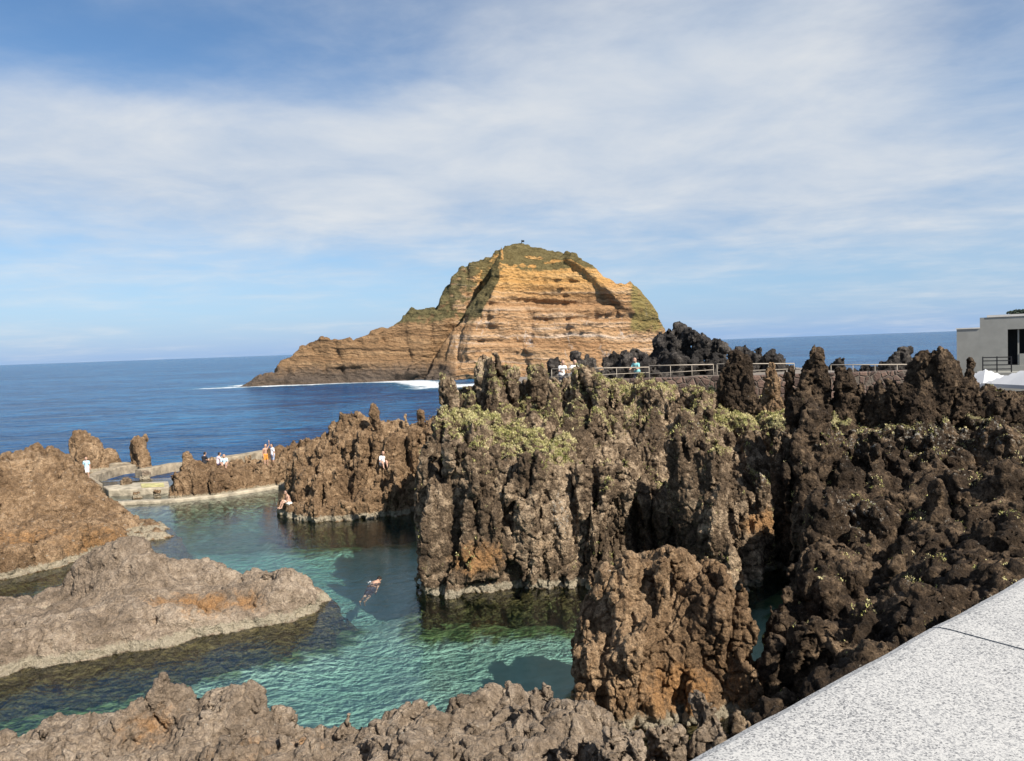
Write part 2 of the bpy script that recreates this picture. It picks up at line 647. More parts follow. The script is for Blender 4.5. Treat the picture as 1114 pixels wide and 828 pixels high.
# ---- left middle tongue of rock
r = Rock(0.12, amp=0.3, scale=2.6, crack=0.22, cscale=1.9, knob=0.09, kscale=0.5, fine=0.05, stretch=0.9, crag=0.19, cragscale=1.4, pocket=0.25, split=0.09, seed=11.0, band=0.3,
         rust=[(A3(215, 660, 27.2), (1.6, 1.4, 0.7), 0.85), (A3(180, 645, 27), (1.0, 1, 0.8), 0.75), (A3(270, 655, 27.5), (1.3, 1, 0.5), 0.6)], lichen=0.1) \
    if False else Rock(0.12, amp=0.3, scale=2.6, crack=0.22, cscale=1.9, knob=0.09, kscale=0.5, fine=0.05, stretch=0.9, crag=0.19, cragscale=1.4, pocket=0.25, split=0.09, seed=11.0,
                       rust=[(A3(215, 660, 27.2), (1.6, 1.4, 0.7), 0.85), (A3(180, 645, 27), (1.0, 1, 0.8), 0.75), (A3(270, 655, 27.5), (1.3, 1, 0.5), 0.6)], lichen=0.1)
poly = [WL(-140, 775), WL(0, 738), WL(80, 722), WL(160, 707), WL(240, 692), WL(300, 680), WL(352, 668), WL(358, 655),
        (-7.4, 29.6), (-10, 31.2), (-14, 32.4), (-16.8, 32.0), (-18.6, 30.6), (-23, 29.8), (-29, 28.5), (-28, 26)]
anch = [A3(0, 655, 28.5), A3(60, 655, 29), A3(30, 660, 27.5), A3(85, 648, 29.3), (-20, 29.8, .45), A3(110, 612, 30.2), A3(140, 592, 30.5), A3(170, 603, 30.4), A3(210, 622, 30), A3(250, 636, 29.5),
        A3(290, 630, 28.8), A3(310, 626, 28.5), A3(335, 640, 28.2), A3(-100, 660, 28), (-8.0, 28.2, 0.7), (-10, 27, 0.85), (-13, 25.7, 1.0), (-16, 24.7, 1.0), (-20, 24, 1), (-12, 32.5, .9)]
r.prism(poly, lerp_top(anch), taper=0.5, rnd=0.35)
r.col(140, 588, 30.3, 26, 48, 0.0, k=0.7).col(165, 598, 30.0, 18, 40, 0.0, k=0.6).col(305, 622, 28.6, 14, 38, 0, k=0.6).col(95, 606, 30.0, 16, 30, 0, k=0.35).col(118, 594, 30.3, 20, 32, 0, k=0.35).col(150, 594, 30.2, 18, 30, 0, k=0.35)
tongue = r.build('lava_rock', GREY)
tag(tongue, 'long low grey rock tongue with an orange flank, pointing right into the turquoise pool', 'rock')

# ---- left upper brown mound
r = Rock(0.16, amp=0.45, scale=2.8, crack=0.3, cscale=1.6, knob=0.16, kscale=0.6, fine=0.07, stretch=0.8, crag=0.2, cragscale=1.1, seed=23.0,
         rust=[(A3(60, 590, 38), (9, 3, 1.3), 0.6), (A3(100, 545, 43), (4, 3, 1.2), 0.4)], lichen=0.35)
poly = [WL(-120, 668), WL(0, 634), WL(60, 618), WL(115, 600), WL(160, 592), WL(197, 582), WL(192, 572), (-22.5, 44.5), (-25.5, 46.5), (-29, 49), (-34, 51), (-46, 50), (-48, 34)]
anch = [A3(0, 500, 45), A3(35, 497, 46), A3(60, 500, 46), A3(95, 526, 45.5), A3(112, 541, 45), A3(125, 550, 44.5), A3(140, 556, 44), A3(155, 562, 43.5), A3(170, 574, 42.5), A3(185, 582, 42), A3(-60, 495, 45),
        A3(20, 570, 40), A3(90, 565, 41.5), (-20.5, 41.2, 0.5), (-25, 35, 1.2), (-23, 38, 1.4), (-35, 36, 2.2)]
r.prism(poly, lerp_top(anch), taper=0.35, rnd=0.5)
r.col(52, 498, 45.5, 12, 30, 1, k=0.6).col(20, 499, 45.5, 12, 30, 1, k=.6).col(78, 511, 45, 9, 24, 1, k=.5).col(140, 552, 43, 9, 20, 0, k=.4).col(160, 562, 42.5, 8, 18, 0, k=.4)
mound = r.build('lava_rock', BROWN)
tag(mound, 'broad reddish brown lava mound with white salt line at the left side of the pool', 'rock')

# ---- middle crag beyond the pool
r = Rock(0.13, amp=0.5, scale=2.2, crack=0.8, cscale=1.7, knob=0.15, kscale=0.55, fine=0.06, stretch=0.35, cragz=0.35, seed=37.0, lichen=0.2)
poly = [WL(303, 568), WL(340, 570), WL(380, 568), WL(420, 563), WL(470, 556), (-3.8, 50), (-5, 56), (-12, 57), (-16, 53), (-15.3, 47)]
anch = [A3(312, 545, 46), A3(330, 505, 47.5), A3(350, 478, 49), A3(375, 468, 50), A3(405, 452, 50), A3(440, 462, 50), A3(470, 462, 50),
        A3(360, 545, 45), A3(400, 540, 45.2), A3(440, 535, 46), (-9, 44.6, 1.7), (-7, 45.5, 2)]
r.prism(poly, lerp_top(anch), taper=0.16, rnd=0.4)
for c in [(405, 437, 49, 10, 20), (385, 447, 50, 9, 17), (362, 459, 50.5, 9, 18), (425, 449, 50, 8, 16), (440, 442, 51, 7, 15), (455, 446, 51, 6, 13), (468, 447, 51, 8, 14),
          (398, 470, 47.5, 9, 20), (375, 478, 47.5, 9, 22), (346, 485, 48.5, 10, 22), (427, 478, 47.5, 8, 16), (450, 470, 48, 8, 16),
          (345, 520, 45.6, 9, 20), (375, 505, 45.8, 9, 18), (398, 500, 46, 8, 16), (430, 503, 45.8, 9, 13), (325, 525, 45.8, 8, 20), (447, 510, 46.2, 8, 14), (312, 545, 45, 6, 16), (410, 515, 45.2, 7, 13)]:
    r.col(*c, k=0.35)
crag = r.build('lava_rock', BROWN)
tag(crag, 'steep fluted brown crag with clustered knobs, across the pool left of the big cliff', 'rock')

# ---- rock wall edging the pool at the back
r = Rock(0.14, amp=0.4, scale=1.9, crack=0.6, cscale=1.5, knob=0.12, kscale=0.5, fine=0.05, stretch=0.3, cragz=0.3, seed=51.0, lichen=0.25)
poly = [WL(182, 546), WL(225, 543), WL(260, 538), WL(300, 532), WL(345, 524), (-13.5, 61), (-18, 62), (-25, 59), (-25.5, 55)]
anch = [A3(190, 515, 54), A3(203, 500, 54.5), A3(225, 503, 55), A3(260, 508, 56), A3(290, 505, 57), A3(320, 490, 58.5), A3(340, 482, 60)]
r.prism(poly, lerp_top(anch), taper=0.2, rnd=0.35)
for c in [(203, 490, 54.5, 6, 18), (192, 510, 53.8, 5, 12), (215, 500, 54.2, 8, 14), (232, 505, 54.6, 8, 13), (250, 512, 54.6, 7, 12), (268, 507, 55.4, 8, 13), (285, 505, 56, 8, 13), (300, 505, 56.6, 8, 12),
          (316, 486, 58.5, 10, 15), (330, 480, 59.5, 9, 14), (322, 497, 57.5, 8, 14), (345, 488, 58.5, 9, 14)]:
    r.col(*c, k=0.3)
wallrock = r.build('lava_rock', BROWN)
tag(wallrock, 'long low brown lava bank with vertical cracks where bathers sit, between pool and sea', 'rock')

# ---- sea stacks behind the platform
def stack(cols, label, seed, mat=BROWN, h=0.13):
    r = Rock(h, amp=0.35, scale=1.8, crack=0.45, cscale=1.5, knob=0.12, kscale=0.5, fine=0.05, stretch=0.5, crag=0.16, pocket=0.15, split=0.05, seed=seed, lichen=0.3)
    for c in cols:
        r.col(*c, k=0.45)
    return tag(r.build('sea_stack', mat), label, 'rock', 'sea stacks beyond the bathing platform')


stack([(90, 467, 68, 10, 20), (102, 478, 68, 11, 24), (116, 487, 67.5, 8, 20), (82, 474, 67.5, 7, 15), (95, 485, 66.5, 12, 24)], 'tallest sea stack, sloping down to the right, behind the person in light blue', 61)
stack([(152, 474, 66.5, 9, 13), (159, 485, 66.3, 7, 12)], 'slim upright sea stack between two concrete sills of the small pool', 71)
stack([(44, 483, 63, 12, 18), (33, 489, 63, 8, 15), (56, 491, 62.5, 8, 14)], 'small rounded sea stack just above the reddish brown mound', 83)
stack([(8, 496, 62, 12, 18), (-14, 498, 62, 12, 18)], 'lowest sea stack, barely showing above the mound at the left edge', 91)

# ---- central cliff
zones_a = [(A3(520, 440, 33.5), (2.4, 2.0, 1.2), 1.0), (A3(600, 485, 31.5), (2.3, 1.6, 0.8), 1.1), (A3(560, 470, 32), (1.8, 1.5, .8), 1.0),
           (A3(490, 455, 32), (1.2, 1.5, .8), .9), (A3(700, 420, 38), (4, 2.5, 1.2), .7), (A3(640, 440, 35), (4, 3, 1.6), 0.55), (A3(820, 445, 36), (3, 2, 1.0), 1.0), (A3(760, 470, 33), (3, 2, 1.5), .45),
           (A3(545, 410, 36.5), (3, 1.5, .8), .7)]
r = Rock(0.115, amp=0.5, scale=2.0, crack=0.9, cscale=1.5, knob=0.15, kscale=0.5, fine=0.06, fscale=0.28, stretch=0.3, crag=0.2, cragscale=1.0, cragz=0.3, seed=5.0, lichen=0.15,
         rust=[(A3(520, 610, 29), (1.7, 1.5, 0.9), 0.75), (A3(600, 600, 29.3), (1.5, 1.5, 1.0), 0.4), (A3(835, 570, 29), (1.6, 2, 0.8), 0.7)],
         pale=[(A3(612, 560, 29.5), (.7, 1.5, 1.3), .75), (A3(832, 510, 30), (1.0, 2, 1.2), .75), (A3(780, 455, 34), (3, 3, 1.2), .2), (A3(700, 460, 34), (3, 3, 1.5), .2)],
         moss=ledge_moss(zones_a))
poly = [WL(452, 652), WL(500, 650), WL(560, 648), WL(610, 645), WL(655, 640), (6, 30.2), (9, 30.6), (13, 31.5), (15, 40), (13, 43), (-3.2, 43), (-4.0, 37)]
anch = [A3(465, 480, 31), A3(500, 480, 30.6), A3(560, 488, 30.4), A3(620, 500, 30.6), A3(480, 450, 32), A3(520, 450, 32.5), A3(600, 470, 32), A3(650, 500, 31.6), A3(690, 520, 32),
        A3(500, 442, 35), A3(560, 442, 35), A3(620, 447, 35), A3(680, 452, 35), A3(740, 455, 35), A3(800, 455, 35), A3(860, 455, 35),
        A3(540, 416, 40), A3(640, 414, 40), A3(740, 416, 40), A3(860, 425, 40), A3(760, 520, 31.5), A3(830, 530, 31.5), A3(860, 520, 32)]
r.prism(poly, lerp_top(anch), taper=0.1, rnd=0.4)
lst = [(490, 405, 36.5, 8, 18), (508, 400, 36, 11, 20), (531, 388, 37.5, 11, 20), (522, 394, 37.5, 9, 18), (539, 408, 35.5, 9, 16), (556, 402, 37.5, 9, 16), (586, 398, 38, 10, 18), (603, 411, 36, 10, 18), (635, 400, 36.5, 13, 21), (571, 408, 36, 9, 17), (648, 412, 36, 8, 16), (618, 410, 37, 8, 15),
       (660, 412, 37, 9, 16), (681, 428, 35, 10, 18), (698, 411, 37, 10, 17), (705, 440, 34.4, 9, 16), (625, 440, 34.6, 9, 16), (600, 438, 35, 8, 15), (720, 428, 36, 10, 18), (745, 450, 34, 10, 18), (660, 450, 34.4, 10, 16), (640, 440, 34.5, 9, 16), (770, 440, 35, 12, 20),
       # face of the lower tier
       (470, 470, 30.6, 9, 24), (490, 482, 30.0, 10, 22), (515, 485, 29.9, 12, 22), (540, 480, 30.0, 11, 20), (562, 490, 29.9, 10, 20), (585, 495, 29.9, 11, 22), (610, 500, 29.9, 12, 24), (635, 512, 30.0, 12, 24), (655, 520, 30.3, 10, 24),
       # bulge to the right with the dark cave on its left
       (740, 470, 30.5, 20, 36), (765, 490, 29.6, 22, 44), (725, 505, 29.4, 14, 30), (790, 520, 29.6, 18, 36), (815, 500, 30.4, 16, 30), (845, 470, 31.5, 14, 26), (838, 520, 29.8, 12, 26), (815, 575, 29.6, 12, 22), (835, 585, 29.8, 10, 18)]
for c in lst:
    r.col(*c, zb=0.0 if c[1] > 460 else 3.0, k=0.35)
r.carve(505, 520, 28.8, 0.5, 512, 585, 28.6, 0.85).carve(545, 590, 28.4, 0.5, 572, 625, 28.6, 0.9).carve(692, 530, 29.5, 0.6, 700, 595, 29.3, 1.3, sy=1.8)
r.carve(640, 560, 29.0, 0.3, 648, 610, 29.0, 0.45)
cliff = r.build('lava_cliff', CLIFF)
tag(cliff, 'tall fluted brown lava cliff with yellow green scrub on its ledges, across the pool', 'cliff')
GRASS_PTS.append((r.v, r.n, r.moss))

# ---- right-hand cliff and slope under the promenade
wall_p = on_z(744, 829, 9.487)[:2]
wall_e = on_z(1115, 628, 9.487)[:2] - wall_p
wall_e /= np.linalg.norm(wall_e)
wall_n = np.array([-wall_e[1], wall_e[0]])
wq = lambda s_, d_=0: tuple(wall_p + wall_e * s_ + wall_n * d_)
zones_b = [(A3(900, 450, 35), (2.5, 2, .9), .9), (A3(960, 455, 34), (3, 2, .9), .7), (A3(1080, 450, 33), (4, 2.5, .9), .6), (A3(1000, 480, 31), (5, 3, 1), .35), (A3(830, 450, 35), (2.5, 2, .9), 1.0)]
r = Rock(0.15, amp=0.6, scale=2.3, crack=0.6, cscale=1.7, knob=0.2, kscale=0.6, fine=0.08, fscale=0.35, stretch=0.55, crag=0.24, cragscale=1.1, cragz=0.45, seed=77.0, lichen=0.2, shore=0.0, pale=[(A3(960, 470, 33), (6, 4, 1.2), .3), (A3(1070, 470, 31), (5, 4, 1.2), .3), (A3(930, 560, 27), (1, 2, 1), .45)],
         moss=ledge_moss(zones_b))
poly = [(12.5, 32), (10.7, 29), (9.4, 25), (8.05, 21), (7.3, 17.5), (4.5, 14.5), (1, 12.5), (-6, 9), wq(-14, .4), wq(34, .4), (36, 42), (10.5, 42), (10.5, 36)]
anch = [A3(870, 450, 36), A3(930, 455, 36), A3(1000, 450, 36), A3(1080, 440, 36), A3(1180, 440, 36), (24, 41, 6.8), (14, 41, 6.8), (33, 41, 6.8), (28, 30, 6.0),
        A3(880, 540, 29), A3(950, 520, 30), A3(1030, 500, 30), A3(1110, 500, 29), A3(1110, 560, 22), A3(1020, 590, 23), A3(940, 600, 24.5), A3(870, 650, 22.5), A3(920, 660, 20), A3(1000, 640, 18.5), A3(1100, 610, 18),
        A3(850, 745, 17.5), A3(900, 720, 17), A3(960, 690, 16), A3(830, 800, 13.5), A3(760, 815, 12.5), A3(700, 830, 12.5), A3(620, 830, 12.5), (4, 9, 2.6), (9, 12, 3), (14, 15, 4), (22, 22, 5.2), (0, 5, 2.6), (-5, 5, 2.4)]
r.prism(poly, lerp_top(anch), taper=0.12, rnd=0.5)
for c in [(885, 440, 31.5, 22, 42), (905, 470, 30.5, 18, 36), (868, 470, 31, 14, 26), (940, 475, 31, 14, 26), (880, 500, 29.5, 20, 34), (975, 470, 31.5, 14, 24), (1010, 465, 32, 12, 22), (1050, 470, 30.5, 14, 24), (1090, 460, 31, 12, 22),
          (900, 545, 27, 16, 34), (930, 530, 28, 14, 26), (960, 530, 28, 18, 30), (995, 520, 28, 16, 30), (1030, 525, 26, 16, 28), (1065, 515, 26, 16, 30), (1100, 510, 26, 16, 30),
          (880, 592, 22.5, 24, 34), (890, 620, 21.8, 26, 44), (853, 640, 21.5, 12, 18), (950, 585, 23.5, 20, 36), (930, 620, 21.5, 18, 32), (985, 590, 22, 20, 34), (1020, 570, 22.5, 18, 32), (1060, 580, 21, 20, 34), (1095, 570, 21, 20, 34),
          (860, 690, 18.6, 14, 22), (848, 650, 21, 11, 16), (846, 745, 17.2, 16, 26), (835, 775, 16, 14, 26), (850, 700, 19.5, 10, 16), (895, 680, 18.2, 14, 26), (920, 685, 17.2, 12, 24), (945, 655, 18.4, 16, 30), (990, 640, 18, 16, 28)]:
    r.col(*c, zb=1.0, k=0.4)
cliff2 = r.build('lava_cliff', DARK)
tag(cliff2, 'dark black brown lava slope of lumps and hollows above the pale granite parapet', 'cliff')
GRASS_PTS.append((r.v, r.n, r.moss))

# spires standing on the two cliffs: parts of the cliff they grow from
def spire(cols, parent, seed, label=None, mat=DARK, zb=6.0, h=0.09):
    r = Rock(h, amp=0.28, scale=1.1, crack=0.3, cscale=0.9, knob=0.14, kscale=0.38, fine=0.05, fscale=0.22, crag=0.15, split=0.06, pocket=0.15, stretch=0.6, seed=seed, shore=0.0, lichen=0.1, zmin=zb - 0.6)
    for c in cols:
        r.col(*c, zb=zb, k=0.3)
    o = r.build('rock_spire', mat, parent)
    if label:
        o['label'] = label


spire([(800, 383, 38, 10, 17), (812, 388, 37.6, 9, 18), (788, 395, 38, 7, 13)], cliff, 101, 'broad dark double spire in front of the railing')
spire([(838, 398, 37.4, 8, 14), (842, 410, 37, 6, 12)], cliff, 105, 'short reddish spire with its flank lit', BROWN)
spire([(860, 400, 37, 7, 11)], cliff, 109)
spire([(887, 380, 36.6, 9, 17), (876, 400, 36.4, 8, 17), (893, 400, 36.6, 9, 14)], cliff2, 113, 'tallest pointed spire, standing against the sea')
spire([(920, 400, 36, 10, 17), (932, 415, 36, 8, 12)], cliff2, 117)
spire([(955, 408, 35.5, 9, 18), (968, 412, 35.2, 8, 15), (972, 425, 34.8, 7, 14)], cliff2, 121)
spire([(1018, 380, 34.5, 17, 15), (1003, 388, 34.5, 14, 15), (1022, 396, 34.5, 16, 16), (1000, 420, 34.2, 12, 20), (985, 415, 34.6, 8, 16)], cliff2, 125, 'large blunt rock head leaning right')
spire([(1058, 388, 34, 6, 13, ), (1046, 415, 34, 7, 16)], cliff2, 129, 'slender dark finger of rock in front of the grey building')
spire([(1036, 391, 37, 6, 9)], cliff2, 133)
spire([(1100, 425, 33.5, 10, 18), (1085, 432, 33.5, 8, 14), (1118, 428, 33.5, 10, 16)], cliff2, 137)

# ---- near pillar
r = Rock(0.085, amp=0.4, scale=1.8, crack=0.5, cscale=1.5, knob=0.11, kscale=0.42, fine=0.05, fscale=0.24, stretch=0.4, crag=0.17, cragscale=1.1, cragz=0.4, seed=15.0, lichen=0.15,
         rust=[(A3(745, 760, 18.2), (1.2, 1.8, 0.75), 1.0), (A3(790, 745, 18.5), (0.8, 1.2, 0.8), 0.6), (A3(680, 760, 18.5), (0.6, 1, 0.6), 0.5)])
poly = [A3(628, 740, 18.6)[:2], A3(680, 740, 18.2)[:2], A3(740, 740, 18.4)[:2], A3(800, 740, 18.8)[:2], A3(818, 740, 19.5)[:2], (6.8, 22.5), (5.0, 23.6), (2.4, 23.4), (1.4, 21.5)]
anch = [A3(640, 690, 20), A3(662, 668, 20.5), A3(690, 612, 21), A3(740, 606, 21), A3(790, 612, 21), A3(815, 650, 20.5)]
r.prism(poly, lerp_top(anch), taper=0.06, rnd=0.4)
for c in [(640, 672, 20.2, 12, 22), (632, 700, 19.2, 9, 22), (676, 646, 20, 12, 24), (690, 612, 20.4, 16, 30), (715, 606, 20.0, 14, 28), (738, 598, 20.4, 16, 26), (765, 602, 20.2, 16, 28), (788, 612, 20.0, 16, 28), (806, 632, 20, 12, 22),
          (655, 690, 19.2, 12, 24), (612, 738, 18.3, 12, 26), (632, 722, 18.6, 12, 24), (655, 750, 17.8, 14, 26), (812, 660, 19.6, 11, 18), (800, 745, 17.8, 14, 24), (815, 730, 18.6, 10, 16)]:
    r.col(*c, k=0.35)
r.carve(735, 775, 17.6, 0.75, 760, 745, 17.6, 0.5, sy=1.3).carve(705, 800, 17.4, .6, 735, 790, 17.2, .7)
pillar = r.build('lava_rock', BROWN)
tag(pillar, 'upright brown lava buttress with an orange hollow at its foot, in front of the cliff', 'rock')

# ---- boulders under the parapet
def boulder(cols, label, seed, mat=GREY):
    r = Rock(0.06, amp=0.22, scale=0.9, crack=0.2, cscale=0.8, knob=0.06, kscale=0.3, fine=0.035, fscale=0.18, stretch=0.8, seed=seed, shore=0.0, lichen=0.3, zmin=0.8)
    for c in cols:
        r.col(*c, zb=1.4, k=0.25)
    return tag(r.build('boulder', mat), label, 'boulder', 'boulders heaped below the parapet')


boulder([(622, 801, 13.6, 14, 26), (640, 806, 13.4, 12, 24)], 'pinkish grey boulder, leftmost of the heap below the buttress', 201)
boulder([(672, 798, 13.2, 12, 26), (690, 806, 13.0, 12, 26), (660, 812, 12.8, 10, 22)], 'second boulder of the heap, with a sloping pale right side', 207)
boulder([(722, 792, 14.2, 14, 28), (708, 800, 14.0, 10, 24)], 'flat topped boulder lying under the orange hollow', 213)
boulder([(765, 758, 14.4, 7, 26), (772, 775, 14.2, 12, 28), (755, 785, 14.2, 10, 24)], 'pointed grey boulder, tallest of the heap beside the parapet', 219)
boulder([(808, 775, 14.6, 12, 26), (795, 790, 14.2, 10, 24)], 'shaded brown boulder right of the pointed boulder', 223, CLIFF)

# ---- black basalt beyond the railing
r = Rock(0.2, amp=0.7, scale=2.2, crack=0.5, cscale=1.6, knob=0.2, kscale=0.9, fine=0.12, fscale=0.5, crag=0.55, cragscale=1.5, cragz=0.8, stretch=0.8, seed=301.0, shore=0.0, lichen=-0.1, zmin=5.5)
for c in [(645, 384, 56, 7, 16), (660, 383, 56, 9, 18), (677, 378, 56, 10, 20), (695, 374, 57, 10, 20), (712, 368, 58, 10, 22), (726, 363, 58, 9, 22), (737, 354, 59, 5, 18), (744, 360, 59, 8, 20), (756, 363, 58, 8, 20), (770, 368, 58, 8, 20),
          (783, 374, 57.5, 9, 20), (797, 377, 57.5, 8, 20), (811, 379, 58, 8, 18), (826, 376, 58, 7, 18), (838, 375, 58.5, 7, 17), (851, 381, 58.5, 7, 16), (862, 388, 58.5, 6, 14), (818, 388, 57, 9, 20), (845, 390, 57, 9, 20),
          (757, 378, 56, 12, 22), (725, 378, 56, 12, 24), (700, 385, 55, 12, 22), (740, 388, 55, 10, 24), (775, 386, 55.5, 12, 22), (795, 390, 55.5, 10, 20)]:
    r.col(*c, zb=6.4, k=0.5)
tag(r.build('basalt_rock', BLACK), 'largest ridge of jagged black basalt behind the railing, right of the islet', 'rock', 'black basalt rocks beyond the railing')


def basalt(cols, label, seed, h=0.17):
    r = Rock(h, amp=0.5, scale=1.6, crack=0.4, cscale=1.2, knob=0.15, kscale=0.7, fine=0.08, fscale=0.4, crag=0.4, cragscale=1.2, cragz=0.8, stretch=0.8, seed=seed, shore=0.0, lichen=-0.1, zmin=5.5)
    for c in cols:
        r.col(*c, zb=6.4, k=0.4)
    tag(r.build('basalt_rock', BLACK), label, 'rock', 'black basalt rocks beyond the railing')


basalt([(914, 389, 60, 7, 13), (903, 392, 60, 5, 9)], 'small black basalt knob above the railing right of the tallest spire', 319)
basalt([(946, 394, 60, 6, 10), (936, 396, 60, 5, 9)], 'flat black basalt knob in the middle of the long white rail', 323)
basalt([(983, 381, 60, 8, 15), (972, 391, 60, 8, 14), (960, 393, 60, 5, 10), (992, 392, 60, 6, 10)], 'black basalt knob with a round head near the big blunt rock head', 331)
basalt([(616, 390, 52, 7, 12), (600, 393, 52, 7, 12), (632, 386, 53, 8, 12)], 'dark basalt knobs behind the two bathers in white on the promenade', 337)

# ------------------------------------------------------------------ islet
def islet():
    h = 0.62
    lo = np.array([-100.0, 222.0, -4.0])
    hi = np.array([66.0, 330.0, 52.0])
    n = np.ceil((hi - lo) / h).astype(int) + 1
    X = (lo[0] + h * np.arange(n[0]))[:, None, None]
    Y = (lo[1] + h * np.arange(n[1]))[None, :, None]
    Z = (lo[2] + h * np.arange(n[2]))[None, None, :]
    sil = [(268, 424), (285, 414), (305, 404), (322, 386), (335, 376), (348, 373), (358, 370), (372, 374), (395, 368), (420, 359), (438, 352), (446, 340), (462, 339), (476, 334), (484, 311),
           (500, 291), (512, 282), (530, 274), (548, 267), (567, 267), (585, 268), (605, 271), (625, 280), (640, 286), (650, 299), (662, 310), (672, 313), (684, 309), (694, 318), (706, 332), (716, 347), (724, 362), (745, 385), (790, 424)]
    pts = np.array([at(a, b, 262.0) for a, b in sil])
    xs = (lo[0] + h * np.arange(n[0]))
    top = np.interp(xs, pts[:, 0], pts[:, 2], left=-6, right=-6)
    T = top[:, None, None]
    Yc = 270.0
    back = np.clip((Y - Yc) / 55.0, 0, 2)
    Tz = T - back ** 2 * (T + 8)
    prow = np.array([at(546, 276, 250), at(541, 308, 248), at(525, 345, 245), at(507, 385, 242), at(494, 412, 240)])
    groove = np.array([at(549, 270, 258), at(527, 315, 256), at(500, 357, 254), at(464, 412, 250)])
    zz = (lo[2] + h * np.arange(n[2]))
    Xp = np.interp(zz, prow[::-1, 2], prow[::-1, 0])[None, None, :]
    Xg = np.interp(zz, groove[::-1, 2], groove[::-1, 0])[None, None, :]
    wob = 1.6 * perlin(np.stack([zz / 6.0, zz * 0 + 3.3, zz * 0], 1))[None, None, :]
    d = X - Xp + wob
    dg = X - Xg + 1.5 * wob
    hgt = np.clip(Z, 0, 50)
    face_r = 238 + 0.24 * hgt + 0.0016 * hgt ** 2 + 0.16 * np.clip(d, 0, 100) + 3.0 * np.exp(-((d - 16) / 9) ** 2) + 0.006 * np.clip(d - 32, 0, 60) ** 2
    face_r = face_r + 1.15 * np.clip(hgt - 39.5 + 0.10 * np.abs(d - 18), 0, 20)
    side = 238 + 0.24 * hgt + 0.0016 * hgt ** 2 + 0.9 * np.clip(-d, 0, 100)
    face_l = 246 + 0.38 * hgt + 0.0025 * hgt ** 2 - 0.02 * np.clip(-dg, 0, 100) + 5 * np.exp(-(dg / 5.0) ** 2)
    Yf = np.where(d > 0, face_r, np.minimum(side, face_l))
    Yf = np.where(dg < -1, face_l, Yf)
    # rib on the right-hand side that shades the face
    rib = np.array([at(612, 282, 255), at(640, 308, 255), at(668, 332, 255), at(690, 350, 255)])
    Xr = np.interp(zz, rib[::-1, 2], rib[::-1, 0])[None, None, :]
    dr = X - Xr
    up_ = np.clip((Z - 18) / 8, 0, 1)
    Yf = Yf - up_ * 4.3 * np.clip((dr + wob) / 3.0, 0, 1) * np.exp(-np.clip(dr, 0, 99) / 11.0)
    Yf = Yf + 0 * Y
    f = np.maximum((Z - Tz) * 0.8, (Yf - Y) * 0.9)
    f = np.maximum(f, (Y - 326) + 0 * X + 0 * Z).astype(np.float32)
    band = np.abs(f) < 5.0
    ii = np.array(np.nonzero(band)).T
    p = (ii * h + lo).astype(np.float32)
    dn = 1.6 * fbm(p / 11.0, 4, 0.55)
    # vertical gullies
    r_ = 1 - np.abs(perlin(p * np.array([1, 1, 0.22], np.float32) / 7.0 + 3.3))
    dn -= np.where(p[:, 0] < np.interp(p[:, 2], prow[::-1, 2], prow[::-1, 0]), 1.6, 0.8) * np.clip((r_ - 0.7) / 0.3, 0, 1) ** 1.5
    # strata: hard beds stand proud
    tilt = p[:, 2] + 0.05 * p[:, 0] + 1.2 * perlin(p / 24.0 + 1.7)
    s1 = perlin(np.stack([tilt / 2.6, p[:, 0] / 60, p[:, 1] / 60], 1))
    s2 = perlin(np.stack([tilt / 1.1 + 40, p[:, 0] / 30, p[:, 1] / 30], 1))
    Tp = np.interp(p[:, 0], pts[:, 0], pts[:, 2])
    am = np.clip((Tp - 1.0 - p[:, 2]) / 5.0, 0.0, 1) * np.clip(0.55 + 1.1 * perlin(p / 9.0 + 5.5), 0.12, 1)
    xp_ = np.interp(p[:, 2], prow[::-1, 2], prow[::-1, 0])
    am *= np.where((p[:, 0] < xp_ - 1) & (p[:, 2] > 13), 0.25, 1.0)
    dn += am * (0.75 * np.tanh(4 * s1) + 0.4 * np.tanh(4 * s2))
    fw1, _ = worley(p * np.array([1, 1, 1.6], np.float32) / 3.2)
    dn += np.where(p[:, 0] < xp_ + 4, 1.1, 0.35) * (0.55 - fw1)
    # long overhang at mid height
    ov = np.exp(-((tilt - 25.0) / 0.9) ** 2) * np.clip(1 - np.abs(p[:, 0] - 14) / 22, 0, 1)
    dn -= 3.0 * ov
    f[band] -= dn
    v, q = surface_nets(f, lo, h)
    nn = vnormals(v, q)
    v = v + nn * (0.22 * fbm(v / 1.6, 3, 0.6))[:, None]
    nn = vnormals(v, q)
    # greenery: on gentle tops, the left shoulder and the right slope
    px = v[:, 0] + np.interp(v[:, 2], zz, wob[0, 0])
    shoulder = np.clip((v[:, 2] - 14) / 8, 0, 1) * np.clip((np.interp(v[:, 2], prow[::-1, 2], prow[::-1, 0]) - px + 0.5) / 3, 0, 1)
    rightslope = np.clip((px - at(672, 340, 260)[0]) / 5, 0, 1) * np.clip((v[:, 2] - 10) / 5, 0, 1)
    topm = np.clip((nn[:, 2] - 0.2) / 0.3, 0, 1) * np.clip((v[:, 2] - 34) / 4, 0, 1)
    green = np.maximum.reduce([topm * 1.0, shoulder * 0.68 * np.clip(nn[:, 2] + 0.55, 0, 1), rightslope * 0.55])
    strip = np.clip((np.interp(v[:, 2], prow[::-1, 2], prow[::-1, 0]) + 0.5 - px) / 1.5, 0, 1) * np.clip((px - np.interp(v[:, 2], groove[::-1, 2], groove[::-1, 0]) + 3) / 2, 0, 1) * np.clip((v[:, 2] - 16) / 8, 0, 1)
    green = np.maximum(green, 0.75 * strip)
    warm = np.clip((v[:, 2] - 24) / 8, 0, 1) * np.clip((px - at(510, 340, 255)[0]) / 4, 0, 1)
